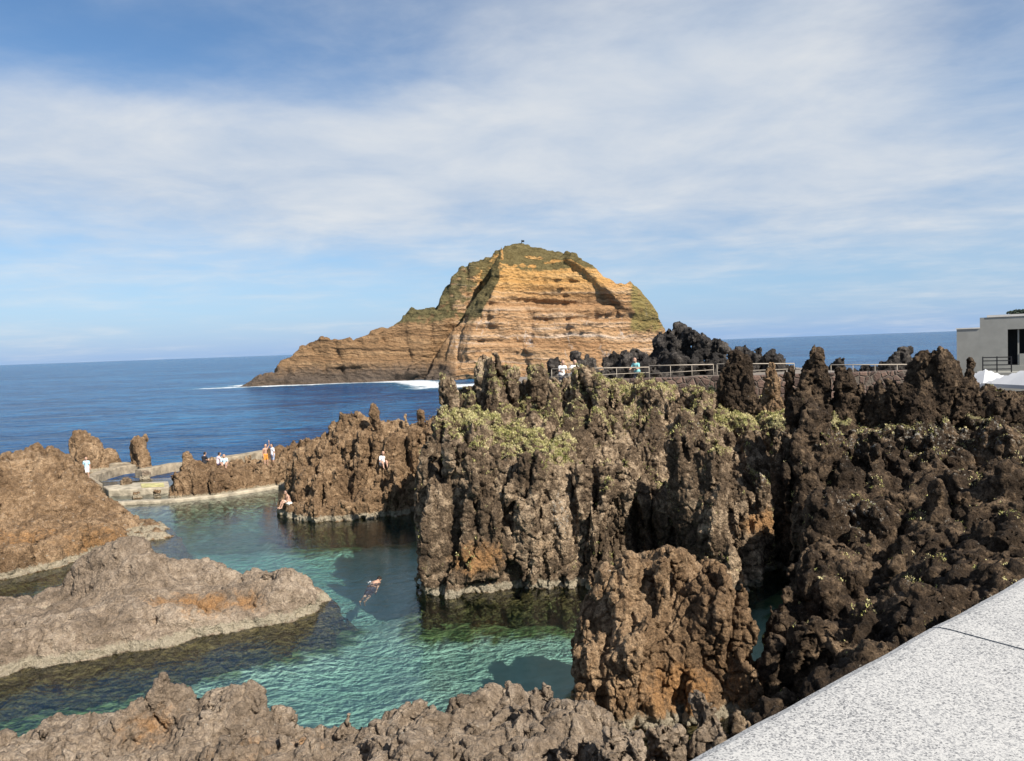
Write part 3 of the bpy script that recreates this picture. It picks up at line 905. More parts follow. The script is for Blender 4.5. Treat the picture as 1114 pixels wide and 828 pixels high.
    tail = np.clip((at(500, 380, 250)[0] - px) / 4, 0, 1)
    dry = rightslope
    return v, q, {'green': green, 'warm': warm, 'tail': tail, 'dry': dry}


t = NT('ochre_strata')
p = t.pos()
x, y, z = (t.n('ShaderNodeSeparateXYZ', ins={0: p}).outputs[i] for i in range(3))
n1 = t.noise(p, 0.09, 5, 0.6)
n2 = t.noise(p, 0.5, 5, 0.7)
tl = t.math('ADD', t.math('ADD', z, t.math('MULTIPLY', x, 0.05)), t.math('MULTIPLY', n1, 3.5))
cv = t.n('ShaderNodeCombineXYZ', ins={0: t.math('MULTIPLY', x, 0.03), 1: 0.0, 2: tl}).outputs[0]
st = t.noise(cv, 0.55, 5, 0.65)
c_lo = t.ramp(st, [(0.3, (0.16, 0.095, 0.05)), (0.42, (0.40, 0.225, 0.11)), (0.53, (0.52, 0.32, 0.17)), (0.66, (0.62, 0.48, 0.36))])
c_hi = t.ramp(st, [(0.3, (0.36, 0.185, 0.065)), (0.48, (0.58, 0.32, 0.11)), (0.7, (0.66, 0.42, 0.19))])
c = t.mix(t.attr('warm'), c_lo, c_hi)
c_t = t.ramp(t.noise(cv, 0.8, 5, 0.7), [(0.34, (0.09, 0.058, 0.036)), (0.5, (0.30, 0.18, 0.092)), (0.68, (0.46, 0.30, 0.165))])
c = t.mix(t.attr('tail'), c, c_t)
wm = t.math('MULTIPLY', t.smooth(t.noise(t.scaled(p, (0.35, 0.35, 0.14)), 1.0, 5, 0.7), 0.58, 0.7), t.math('SUBTRACT', 1.0, t.smooth(z, 18, 27)))
c = t.mix(t.math('MULTIPLY', wm, t.math('MULTIPLY', 0.7, t.math('SUBTRACT', 1.0, t.attr('tail')))), c, (0.62, 0.56, 0.5))
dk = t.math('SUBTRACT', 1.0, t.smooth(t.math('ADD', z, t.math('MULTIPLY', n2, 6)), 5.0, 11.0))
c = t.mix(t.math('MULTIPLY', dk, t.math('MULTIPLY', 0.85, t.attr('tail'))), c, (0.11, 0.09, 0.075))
gm = t.smooth(t.math('ADD', t.attr('green'), t.math('MULTIPLY', t.math('SUBTRACT', n2, 0.5), 0.7)), 0.3, 0.55)
gc = t.mix(t.attr('dry'), t.ramp(n2, [(0.35, (0.06, 0.06, 0.028)), (0.65, (0.17, 0.15, 0.07))]), t.ramp(n2, [(0.35, (0.16, 0.13, 0.04)), (0.65, (0.3, 0.24, 0.09))]))
c = t.mix(t.math('MULTIPLY', gm, 0.9), c, gc)
hb = t.math('ADD', t.math('MULTIPLY', st, 1.3), t.math('ADD', t.noise(p, 0.8, 7, 0.78), t.math('MULTIPLY', t.voro(t.scaled(p, (1, 1, 1.8)), 0.6), 0.6)))
t.principled(c, 0.95, t.bump(hb, 1.0, 1.6), spec=0.1)
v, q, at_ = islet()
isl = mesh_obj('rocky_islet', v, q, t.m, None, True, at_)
tag(isl, 'big steep ochre islet with layered cliff face and green top rising from the sea', 'islet')
print('islet', len(q), time.time() - T0)

# ------------------------------------------------------------------ sea, foam, pool water, seabed
t = NT('open_sea')
p = t.pos()
w1 = t.noise(t.scaled(p, (0.05, 0.09, 1)), 1.0, 3, 0.55, 0.6)
w2 = t.noise(t.scaled(p, (0.22, 0.42, 1)), 1.0, 4, 0.6, 0.8)
w3 = t.noise(t.scaled(p, (0.9, 1.4, 1)), 1.0, 3, 0.6, 0.5)
hgt = t.math('ADD', t.math('MULTIPLY', w1, 1.6), t.math('ADD', t.math('MULTIPLY', w2, 1.1), t.math('MULTIPLY', w3, 0.3)))
nrm = t.bump(hgt, 1.0, 3.2)
w0 = t.noise(t.scaled(p, (0.008, 0.016, 1)), 1.0, 4, 0.6, 0.5)
wm = t.math('ADD', t.math('MULTIPLY', w0, 0.35), t.math('ADD', t.math('MULTIPLY', w1, 0.35), t.math('ADD', t.math('MULTIPLY', w2, 0.45), t.math('MULTIPLY', w3, 0.25))))
colr = t.ramp(wm, [(0.54, (0.002, 0.022, 0.075)), (0.68, (0.005, 0.058, 0.168)), (0.82, (0.025, 0.15, 0.31))])
cap = t.math('MULTIPLY', t.smooth(t.noise(t.scaled(p, (0.16, 0.5, 1)), 1.0, 5, 0.7), 0.715, 0.75), t.smooth(t.noise(t.scaled(p, (0.02, 0.03, 1)), 1.0, 2), 0.45, 0.6))
foam = t.attr('foam')
fm = t.smooth(t.math('ADD', foam, t.math('MULTIPLY', t.math('SUBTRACT', t.noise(t.scaled(p, (0.22, 0.5, 1)), 1.0, 7, 0.8), 0.5), 2.4)), 0.55, 0.75)
colr = t.mix(t.smooth(foam, 0.1, 0.7), colr, (0.03, 0.14, 0.22))
fmx = t.math('MAXIMUM', fm, t.math('MULTIPLY', cap, 0.8))
colr = t.mix(fmx, colr, (0.8, 0.83, 0.85))
t.principled(colr, t.math('ADD', 0.16, t.math('MULTIPLY', fmx, 0.6)), nrm, spec=0.05)
SEA = t.m


def sea():
    ys = np.concatenate([np.arange(61.5, 300, 3.0), np.geomspace(300, 45000, 40)])
    xs = np.concatenate([-np.geomspace(45000, 170, 30), np.arange(-165, 166, 3.0), np.geomspace(170, 45000, 30)])
    X, Y = np.meshgrid(xs, ys, indexing='ij')
    # distance to the islet waterline
    line = np.array([on_z(a, b, -0.15)[:2] for a, b in [(272, 419), (300, 419.5), (340, 418), (380, 416), (420, 415), (450, 415), (470, 419), (500, 420), (560, 416), (640, 412)]])
    d = np.full(X.shape, 1e9)
    for a, b in zip(line[:-1], line[1:]):
        e = b - a
        s_ = np.clip(((X - a[0]) * e[0] + (Y - a[1]) * e[1]) / (e @ e), 0, 1)
        d = np.minimum(d, np.hypot(X - a[0] - s_ * e[0], Y - a[1] - s_ * e[1]))
    foam_ = 0.85 * np.exp(-(d / 6.0) ** 2) + 0.3 * np.exp(-(d / 24.0) ** 2)
    c = on_z(245, 422, -0.15)
    foam_ = np.maximum(foam_, 0.92 * np.exp(-((X - c[0]) / 14) ** 2 - ((Y - c[1]) / 5) ** 2))
    c = on_z(468, 421, -0.15)
    foam_ = np.maximum(foam_, 0.85 * np.exp(-((X - c[0]) / 9) ** 2 - ((Y - c[1]) / 14) ** 2))
    for (a, b, r1, r2, am) in [(120, 505, 4, 1.2, .55), (175, 500, 4, 1.0, .5)]:
        c = on_z(a, b, -.15)
        foam_ = np.maximum(foam_, am * np.exp(-((X - c[0]) / r1) ** 2 - ((Y - c[1]) / r2) ** 2))
    v = np.stack([X, Y, np.full(X.shape, -0.15)], 2).reshape(-1, 3)
    ny = len(ys)
    i, j = np.meshgrid(np.arange(len(xs) - 1), np.arange(ny - 1), indexing='ij')
    a = (i * ny + j).ravel()
    q = np.stack([a, a + ny, a + ny + 1, a + 1], 1)
    o = mesh_obj('sea', v, q, SEA, None, True, {'foam': foam_.ravel()})
    o['kind'] = 'structure'


sea()

t = NT('clear_pool_water')
p = t.pos()
w1 = t.noise(t.scaled(p, (1.3, 2.0, 1)), 1.0, 3, 0.5, 0.8)
w2 = t.noise(t.scaled(p, (4.2, 6.0, 1)), 1.0, 3, 0.55, 0.6)
nrm = t.bump(t.math('ADD', w1, t.math('MULTIPLY', w2, 0.4)), 1.0, 0.028)
fr = t.n('ShaderNodeFresnel', ins={'IOR': 1.33, 'Normal': nrm})
gl = t.n('ShaderNodeBsdfGlossy', ins={'Roughness': 0.04, 'Normal': nrm, 'Color': (0.95, 0.97, 1.0)})
tr = t.n('ShaderNodeBsdfTransparent', ins={'Color': (0.96, 0.99, 0.98)})
mx = t.n('ShaderNodeMixShader', ins={0: fr, 1: tr, 2: gl})
t.t.links.new(mx.outputs[0], t.out.inputs['Surface'])
va = t.n('ShaderNodeVolumeAbsorption', ins={'Color': (0.22, 0.89, 0.84), 'Density': 0.17})
vsc = t.n('ShaderNodeVolumeScatter', ins={'Color': (0.25, 0.75, 0.85), 'Density': 0.045, 'Anisotropy': 0.3})
vad = t.n('ShaderNodeAddShader', ins={0: va.outputs[0], 1: vsc.outputs[0]})
t.t.links.new(vad.outputs[0], t.out.inputs['Volume'])
mb = MB().box(-70, 9.5, -6.0, 13, 61.5, 0.0)
tag(mb.build('pool_water', t.m), kind='structure')

t = NT('sandy_seabed')
p = t.pos()
n1 = t.noise(p, 0.22, 5, 0.6, 0.8)
n2 = t.noise(p, 1.6, 5, 0.65)
c = t.ramp(n2, [(0.3, (0.46, 0.46, 0.39)), (0.7, (0.68, 0.66, 0.58))])
wd = t.smooth(t.math('ADD', t.attr('weed_and_reflection'), t.math('MULTIPLY', t.math('SUBTRACT', t.math('ADD', t.math('MULTIPLY', n1, .5), t.math('MULTIPLY', n2, .5)), 0.5), 1.8)), 0.35, 0.7)
c = t.mix(wd, c, t.ramp(t.noise(p, 2.4, 5, 0.7), [(0.35, (0.07, 0.085, 0.03)), (0.65, (0.24, 0.24, 0.10))]))
t.principled(c, 0.9, t.bump(n2, 1.0, 0.1), spec=0.1)


def seabed():
    xs, ys = np.arange(-69.5, 12.6, 0.4), np.arange(10, 61.3, 0.4)
    X, Y = np.meshgrid(xs, ys, indexing='ij')
    pp = np.stack([X.ravel(), Y.ravel(), 0 * X.ravel()], 1)
    z = -1.7 - 0.03 * np.clip(Y.ravel() - 28, 0, 40) + 0.3 * fbm(pp / 4.0, 4)
    weed_and_reflection = np.zeros(len(pp))

    def blob(c, r, a):
        nonlocal weed_and_reflection
        weed_and_reflection = np.maximum(weed_and_reflection, a * np.exp(-(((pp[:, :2] - np.asarray(c)[:2]) / np.asarray(r)) ** 2).sum(1)))
    for a, b, rx, ry, am in [(60, 760, 5, 2.5, 1.0), (0, 770, 6, 3, 1.1), (150, 740, 4, 2, .95), (240, 715, 3, 1.2, .8), (300, 695, 3, 1.0, .75), (360, 690, 1.5, 1.0, .6), (120, 720, 4, 1.5, .8),
                             (550, 665, 6, 1.2, .75), (540, 700, 0.5, .3, .8), (60, 640, 6, 2, .9)]:
        c = on_z(a, b, -1.5)
        blob(c, (rx, ry), am)
    for poly_ in SHORES:
        P_ = np.asarray(poly_, float)
        dmin = np.full(len(pp), 1e9)
        for a, b in zip(P_, np.roll(P_, -1, 0)):
            e = b - a
            s_ = np.clip(((pp[:, 0] - a[0]) * e[0] + (pp[:, 1] - a[1]) * e[1]) / (e @ e), 0, 1)
            dmin = np.minimum(dmin, np.hypot(pp[:, 0] - a[0] - s_ * e[0], pp[:, 1] - a[1] - s_ * e[1]))
        weed_and_reflection = np.maximum(weed_and_reflection, 0.8 * np.exp(-(dmin / 1.3) ** 2))
        z = z + 0.55 * np.exp(-(dmin / 1.1) ** 2)
    far = np.clip((Y.ravel() - 38) / 8, 0, 1) * 0.62  # far floor darkened like weed to paint in the water's dark green reflection
    weed_and_reflection = np.maximum(weed_and_reflection, far)
    v = np.stack([X.ravel(), Y.ravel(), z], 1)
    ny = len(ys)
    i, j = np.meshgrid(np.arange(len(xs) - 1), np.arange(ny - 1), indexing='ij')
    a = (i * ny + j).ravel()
    q = np.stack([a, a + ny, a + ny + 1, a + 1], 1)
    mesh_obj('seabed', v, q, t.m, None, True, {'weed_and_reflection': weed_and_reflection})['kind'] = 'structure'


seabed()

# ------------------------------------------------------------------ bathing platform and kerbs
CONC = simple('weathered_concrete', (0.27, 0.22, 0.155), 0.95, 0.4, 1.7, 0.12)
CONCB = simple('pale_concrete', (0.36, 0.31, 0.23), 0.95, 0.35, 1.7, 0.08)


def slab(name, pts, z0, z1, mat):
    mb = MB()
    P2 = [np.asarray(p[:2], float) for p in pts]
    ar = sum(P2[i][0] * P2[(i + 1) % len(P2)][1] - P2[(i + 1) % len(P2)][0] * P2[i][1] for i in range(len(P2)))
    if ar < 0:
        P2 = P2[::-1]
    n = len(P2)
    b = [(*p, z0) for p in P2]
    tp = [(*p, z1) for p in P2]
    mb.v = b + tp
    mb.f = [tuple(reversed(range(n))), tuple(range(n, 2 * n))] + [(i, (i + 1) % n, n + (i + 1) % n, n + i) for i in range(n)]
    return mb.build(name, mat, bevel=0.08)


def strip(px_pts, z, w, z0, name, mat, label, cat, group=None):
    """a kerb of width w running through photo points on height z"""
    c = np.array([on_z(a, b, z)[:2] for a, b in px_pts])
    d = np.gradient(c, axis=0)
    d /= np.linalg.norm(d, axis=1, keepdims=True)
    nrm = np.stack([-d[:, 1], d[:, 0]], 1)
    o = slab(name, list(c + nrm * w / 2) + list((c - nrm * w / 2)[::-1]), z0, z, mat)
    return tag(o, label, cat, group)


g = 'concrete sills round the small bathing pool'
strip([(126, 546), (150, 544.5), (185, 543), (225, 539), (262, 534), (300, 528), (335, 522)], 0.22, 0.6, -2.5, 'pool_kerb', CONCB, 'long pale kerb at the foot of the cracked lava bank, touching the pool water', 'kerb', g)
strip([(92, 519), (112, 512), (130, 507), (147, 505)], 0.6, 0.9, -2.5, 'pool_kerb', CONC, 'pale sill climbing from the person in light blue to the slim sea stack', 'kerb', g)
strip([(150, 511), (170, 507), (186, 504), (200, 503)], 0.6, 0.8, -2.5, 'pool_kerb', CONC, 'pale sill right of the slim sea stack at the back of the small pool', 'kerb', g)
strip([(120, 504), (140, 503), (150, 503)], 0.7, .7, -2.5, 'pool_kerb', CONC, 'short far sill between the tallest and the slim sea stack', 'kerb', g)
strip([(226, 499), (250, 496), (270, 493), (292, 489)], 1.7, 1.0, -2.5, 'sea_wall', CONC, 'straight pale sea wall behind the seated bathers', 'wall')
o = slab('bathing_platform', [on_z(*a, 0.45) for a in [(112, 529), (145, 525), (183, 523.5), (185, 530), (142, 532.5), (118, 533)]], -2.5, 0.45, CONCB)
tag(o, 'low pale concrete platform in front of the small pool', 'platform')
o = slab('concrete_ramp', [on_z(*a, 0.6) for a in [(80, 524), (100, 518), (112, 526), (96, 531)]], -2.5, 0.6, CONC)
tag(o, 'concrete landing under the standing person in light blue', 'platform')
o = slab('beach_mat', [on_z(*a, 0.5) for a in [(153, 526), (178, 525.2), (179, 529), (154, 530)]], 0.455, 0.5, simple('yellow_green_mat', (0.42, 0.38, 0.17), 0.9, 0.3, 3))
tag(o, 'yellow green mat spread on the concrete platform', 'mat')


def small_boulder(px, py, Y, w, label, seed, mat=BROWN):
    r = Rock(0.11, amp=0.22, scale=1.0, crack=0.15, cscale=0.8, knob=0.09, kscale=0.4, fine=0.04, stretch=0.9, seed=seed, lichen=0.2)
    r.col(px, py, Y, w * 0.75, w, zb=-1.6)
    tag(r.build('boulder', mat), label, 'boulder', 'rocks round the bathing platform')


small_boulder(137, 522, 56.5, 8, 'rounded dark boulder on the left end of the concrete platform', 401, CLIFF)
small_boulder(126, 532, 54.5, 5, 'small boulder at the left end of the long kerb', 405, GREY)
small_boulder(150, 534, 53.0, 6, 'squat block left of two under the mat', 409)
small_boulder(169, 534, 52.8, 6, 'squat block right of two under the mat', 413)
small_boulder(158, 512, 61.5, 8, 'low flat rock in the middle of the small pool', 417, GREY)

# ------------------------------------------------------------------ promenade terrace, railing, wall, building, parasols
PAVE = simple('promenade_paving', (0.2, 0.17, 0.14), 0.9, 0.15, 2.0, 0.01)
o = slab('promenade', [(-2.5, 41.5), (9, 41.3), (23.4, 40.9), (25.5, 80), (14, 80), (0, 62)], -2.5, 7.35, PAVE)
tag(slab('lower_terrace', [(23.41, 40.5), (60, 40), (60, 80), (25.51, 80)], -2.5, 5.1, PAVE), kind='structure')
tag(o, kind='structure')

t = NT('lava_masonry')
p = t.pos()
vv = t.n('ShaderNodeTexVoronoi', feature='DISTANCE_TO_EDGE', ins={'Vector': p, 'Scale': 2.6}).outputs['Distance']
vc = t.n('ShaderNodeTexVoronoi', ins={'Vector': p, 'Scale': 2.6}).outputs['Color']
cc = t.mix(t.n('ShaderNodeSeparateColor', ins={0: vc}).outputs[0], (0.05, 0.035, 0.03), (0.17, 0.11, 0.085))
cc = t.mix(t.smooth(vv, 0.02, 0.08), (0.12, 0.1, 0.08), cc)
t.principled(cc, 0.95, t.bump(t.math('ADD', t.smooth(vv, 0.0, 0.15), t.noise(p, 12, 4)), 1, .06))
w0, w1_ = at(652, 402, 41.0), at(784, 404, 40.6)
ang = math.atan2(w1_[1] - w0[1], w1_[0] - w0[0])
L = float(np.hypot(*(w1_ - w0)[:2]))
o = MB().box(0, -0.35, 6.2, L, 0.35, 8.0, ang, w0[:2]).build('stone_wall', t.m, bevel=0.06)
tag(o, 'low wall of dark lava masonry under the left stretch of railing', 'wall')
w0, w1_ = at(786, 404, 40.6), at(1004, 404, 40.3)
ang = math.atan2(w1_[1] - w0[1], w1_[0] - w0[0])
L = float(np.hypot(*(w1_ - w0)[:2]))
o = MB().box(0, -0.35, 6.2, L, 0.35, 7.95, ang, w0[:2]).build('stone_wall', t.m, bevel=0.06)
tag(o, 'long low lava masonry wall behind the row of spires', 'wall')

METAL = simple('pale_painted_metal', (0.34, 0.29, 0.23), 0.5, 0.1, 5)


def railing(a, b, Ya, Yb, label, n, drop=1.0):
    A_, B_ = at(*a, Ya), at(*b, Yb)
    root = empty('railing', (A_[0], A_[1], A_[2] - drop))
    tag(root, label, 'railing', 'railings along the promenade')
    A_, B_ = A_ - np.array(root.location), B_ - np.array(root.location)
    MB().tube(A_, B_, 0.03).build('handrail', METAL, root, smooth=True)
    MB().tube(A_ - [0, 0, .45], B_ - [0, 0, .3], 0.018).build('lower_rail', METAL, root, smooth=True)
    for i in range(n):
        s_ = A_ + (B_ - A_) * i / (n - 1)
        MB().tube(s_, s_ - [0, 0, drop], 0.018).build('post', METAL, root, smooth=True)


railing((600, 401.5), (706, 399.5), 41.8, 41.8, 'pale railing in front of the person in teal and the bathers in white', 4)
railing((706, 398), (776, 396.5), 41.6, 41.4, 'pale railing on the masonry wall before the black basalt', 4)
railing((780, 396), (864, 395.5), 41.4, 41.2, 'pale railing half hidden behind the double spire', 4)
railing((904, 397), (1000, 396.5), 41.0, 40.8, 'longest pale railing, running from the tallest spire to the blunt head', 5)

WALLM = simple('grey_render', (0.27, 0.265, 0.24), 0.9, 0.07, 1.2, 0.004)
COPE = simple('pale_coping', (0.6, 0.57, 0.52), 0.8, 0.08, 2.0)
INT = simple('dark_interior', (0.03, 0.03, 0.032), 0.8, 0.1, 2.0)
BC = at(1041, 400, 56.0)
BROT = R(-33)
zg = 5.1
KX = 0.0597
lx = lambda px: (px - 1041) * KX
lz = lambda py: float(at(1050, py, 56.0)[2]) - zg
root = empty('grey_building', (BC[0], BC[1], zg), BROT)
tag(root, 'plain grey flat roofed building with a stepped roofline and a dark doorway', 'building')
x1, x2, dx0, dx1 = lx(1066), lx(1230), lx(1095), lx(1135)
zs, zt, zd0, zd1 = lz(358), lz(346.5), lz(398), lz(360)
MB().box(0, 0, 0, x1, 12, zs).build('side_wing', WALLM, root)
mb = MB()
mb.box(x1, -0.003, 0, dx0, 12, zt).box(dx0, -0.003, zd1, dx1, 12, zt).box(dx1, -0.003, 0, x2, 12, zt).box(dx0, -0.003, 0, dx1, 12, zd0)
mb.build('wall', WALLM, root)
MB().box(dx0, 2.5, zd0, dx1, 2.7, zd1).build('doorway', INT, root)
MB().box(-.06, -.06, zs, x1 - .003, 12, zs + 0.09).build('roof_coping', COPE, root)
MB().box(x1 + 0.45, -.05, zt, x2, 12, zt + 0.16).build('roof_coping', COPE, root)
MB().box(lx(1106) - .05, .3, zd0, lx(1106) + .05, .42, zd1).build('door_post', WALLM, root)
MB().box(lx(1107), .25, zd0, dx1, .45, lz(386)).build('low_panel', WALLM, root)


def bw(x, y):
    return (BC[0] + x * math.cos(BROT) - y * math.sin(BROT), BC[1] + x * math.sin(BROT) + y * math.cos(BROT))


# roof planting
LEAF = simple('dark_leaf', (0.03, 0.045, 0.03), 0.7, 0.4, 4)


def leaf_clump(n, c, r, size, seed):
    g_ = np.random.default_rng(seed)
    d = g_.normal(size=(n, 3))
    d /= np.linalg.norm(d, axis=1, keepdims=True)
    cpos = d * (g_.random((n, 1)) ** 0.4) * np.asarray(r) + np.asarray(c)
    a = g_.normal(size=(n, 3))
    a /= np.linalg.norm(a, axis=1, keepdims=True)
    b = np.cross(a, g_.normal(size=(n, 3)))
    b /= np.linalg.norm(b, axis=1, keepdims=True)
    s = size * (0.6 + 0.8 * g_.random((n, 1)))
    v = np.stack([cpos - a * s, cpos + b * s * .5, cpos + a * s, cpos - b * s * .5], 1).reshape(-1, 3)
    return v, np.arange(4 * n).reshape(n, 4)


c = (*bw(lx(1112), 0.9), zg + zt + 0.3)
v, q = leaf_clump(900, c, (1.2, 0.8, 0.2), 0.1, 5)
tag(mesh_obj('roof_shrub', v, q, LEAF), 'dark low shrub growing on the roof edge of the grey building', 'shrub')
# balcony guard in front of the house
BLK = simple('black_metal', (0.02, 0.02, 0.022), 0.5, 0.1, 4)
b0 = bw(lx(1069), -1.7)
gr = empty('balcony_railing', (b0[0], b0[1], 6.9), BROT)
tag(gr, 'dark slatted railing before the grey building, above the white parasols', 'railing')
gw = lx(1098) - lx(1069)
for zz in (0.2, 0.5, 0.8, 1.05):
    MB().box(0, 0, zz, gw, 0.05, zz + 0.07).build('rail', BLK, gr)
for k in range(3):
    MB().box(k * gw / 2 - .04, -.02, 0, k * gw / 2 + .04, .07, 1.15).build('post', BLK, gr)
o = MB().box(lx(1063), -2.3, 5.1, lx(1150), -0.02, 6.9, BROT, (BC[0], BC[1])).build('terrace_step', WALLM)
tag(o, 'grey raised terrace at the foot of the building', 'terrace')

CANV = NT('white_canvas')
CANV.principled(CANV.mix(CANV.noise(CANV.pos(), 1.5, 3), (0.46, 0.46, 0.47), (0.54, 0.54, 0.54)), 0.85)
CANV = CANV.m


def parasol(px, py, Y, half, label, rz):
    top = at(px, py, Y)
    root = empty('parasol', (top[0], top[1], 5.1), rz)
    tag(root, label, 'parasol', 'white parasols before the building')
    ht = top[2] - root.location[2]
    mb = MB()
    n = 6
    # square pyramid with sagging ridges
    grid = {}
    v, f = [], []
    N = 12
    for i in range(N + 1):
        for j in range(N + 1):
            a, b = 2 * i / N - 1, 2 * j / N - 1
            m = max(abs(a), abs(b))
            dg = min(abs(a), abs(b)) / m if m else 0
            z = ht - 0.85 * m ** 1.1 - 0.10 * m * (1 - dg) * 0.6
            grid[i, j] = len(v)
            v.append((a * half, b * half, z))
    for i in range(N):
        for j in range(N):
            f.append((grid[i, j], grid[i + 1, j], grid[i + 1, j + 1], grid[i, j + 1]))
    mb.v, mb.f = v, f
    o = mb.build('canopy', CANV, root, smooth=False)
    s_ = o.modifiers.new('thick', 'SOLIDIFY')
    s_.thickness = 0.012
    z = ht - 0.85
    h_ = half + 0.012
    vl = MB()
    for a, b in (((-1, -1), (1, -1)), ((1, -1), (1, 1)), ((1, 1), (-1, 1)), ((-1, 1), (-1, -1))):
        vl.face([(a[0] * h_, a[1] * h_, z - .2), (b[0] * h_, b[1] * h_, z - .2), (b[0] * h_, b[1] * h_, z + .01), (a[0] * h_, a[1] * h_, z + .01)])
    vo = vl.build('valance', CANV, root)
    vo.modifiers.new('thick', 'SOLIDIFY').thickness = 0.01
    MB().tube((0, 0, 0), (0, 0, ht - 0.02), 0.035).build('pole', METAL, root, smooth=True)
    MB().box(-.3, -.3, 0, .3, .3, .1).build('base', CONC, root)
    for k in range(4):
        s0 = ((-1, -1), (1, -1), (1, 1), (-1, 1))[k]
        MB().tube((0, 0, ht - .05), (s0[0] * half * .98, s0[1] * half * .98, ht - .9), .014).build('rib', METAL, root)


parasol(1072, 401.5, 46, 1.35, 'white square parasol right behind the slender dark finger of rock', 0.15)
parasol(1030, 408, 44, 1.1, 'white square parasol mostly hidden between blunt head and slender finger', 0.1)
parasol(1118, 401, 42.5, 1.6, 'white square parasol nearest the right edge, lit brightest', 0.2)

# ------------------------------------------------------------------ parapet and promenade by the camera
t = NT('speckled_granite')
p = t.pos()
vs = t.n('ShaderNodeTexVoronoi', ins={'Vector': p, 'Scale': 420.0})
g1 = t.n('ShaderNodeSeparateColor', ins={0: vs.outputs['Color']}).outputs[0]
n1 = t.noise(p, 330, 4, 0.7)
n2 = t.noise(p, 8, 4, 0.6)
n4 = t.noise(p, 90, 3, 0.6)
k_ = t.math('ADD', t.math('ADD', t.math('MULTIPLY', g1, 0.4), t.math('MULTIPLY', n1, 0.5)), t.math('ADD', t.math('MULTIPLY', n2, 0.2), t.math('MULTIPLY', n4, 0.2)))
c = t.ramp(k_, [(0.42, (0.12, 0.12, 0.122)), (0.53, (0.27, 0.266, 0.26)), (0.64, (0.41, 0.40, 0.38)), (0.8, (0.49, 0.475, 0.445))])
t.principled(c, 0.75, t.bump(t.math('ADD', n1, t.math('MULTIPLY', n4, .7)), 0.6, 0.0015), spec=0.3)
GRAN = t.m


def coping(s0, s1, label):
    """one rough sawn granite slab of the parapet: 0.52 m wide, wavy outer arris"""
    n, m = 90, 8
    g_ = np.linspace(s0, s1, n)
    pp = np.stack([g_ * 6, 0 * g_ + 2.2, 0 * g_], 1)
    wob = 0.0035 * fbm(pp, 3)
    prof = [(0.0, -0.14), (0.0, -0.03), (0.0035, -0.015), (0.010, -0.006), (0.022, -0.0015), (0.04, 0), (0.52, 0), (0.535, -.006), (0.54, -0.02), (0.54, -0.14)]
    v, q = [], []
    for i, s_ in enumerate(g_):
        for (d_, z_) in prof:
            dd = -(d_) + (wob[i] if d_ < 0.05 else 0)
            x_, y_ = wall_p + wall_e * s_ + wall_n * dd
            v.append((x_, y_, 9.5 + z_))
    k = len(prof)
    for i in range(n - 1):
        for j in range(k):
            j2 = (j + 1) % k
            q.append((i * k + j, (i + 1) * k + j, (i + 1) * k + j2, i * k + j2))
    mb = MB()
    mb.v, mb.f = v, q + [tuple(range(k)), tuple((n - 1) * k + j for j in reversed(range(k)))]
    o = mb.build('granite_coping', GRAN, smooth=False)
    tag(o, label, 'coping slab', 'granite slabs capping the parapet')
    return o


# joint seen running from (1000, 676): find its place along the wall
j = on_z(1000, 676, 9.5)[:2]
sj = float((j - wall_p) @ wall_e)
coping(sj - 1.9, sj - 0.003, 'pale speckled granite slab filling the near corner of the parapet')
coping(sj + 0.003, sj + 1.9, 'second granite slab, beyond the thin dark joint')
o = MB()
o.v, o.f = [], []
ww = MB().box(-16, -0.50, 2.0, 38, -0.04, 9.36, math.atan2(wall_e[1], wall_e[0]), wall_p)
tag(ww.build('parapet_wall', simple('parapet_stone', (0.3, 0.28, 0.25), 0.9, 0.2, 3, 0.01)), 'stone parapet wall carrying the granite slabs above the shore', 'wall')
for i, (a, b) in enumerate([(sj + 1.906, sj + 9), (sj + 9.006, sj + 22), (sj - 9, sj - 1.906)]):
    coping(a, b, ['third granite slab, further along out of the picture', 'long granite slab running on towards the building', 'granite slab behind the viewer'][i])
pv = slab('pavement', [wq(-16, -.54), wq(38, -.54), wq(38, -9), wq(-16, -9)], 2.0, 8.45, PAVE)
pv['kind'] = 'structure'

# ------------------------------------------------------------------ plants on the ledges
GR = NT('dry_green_scrub')
cc = GR.n('ShaderNodeTexNoise', ins={'Vector': GR.pos(), 'Scale': 1.4, 'Detail': 3}).outputs['Fac']
rnd_ = GR.attr('tone')
col_ = GR.ramp(GR.math('ADD', GR.math('MULTIPLY', cc, 0.6), GR.math('MULTIPLY', rnd_, 0.45)), [(0.28, (0.16, 0.17, 0.05)), (0.46, (0.38, 0.36, 0.13)), (0.66, (0.58, 0.5, 0.27))])
GR.principled(col_, 0.8, spec=0.1)


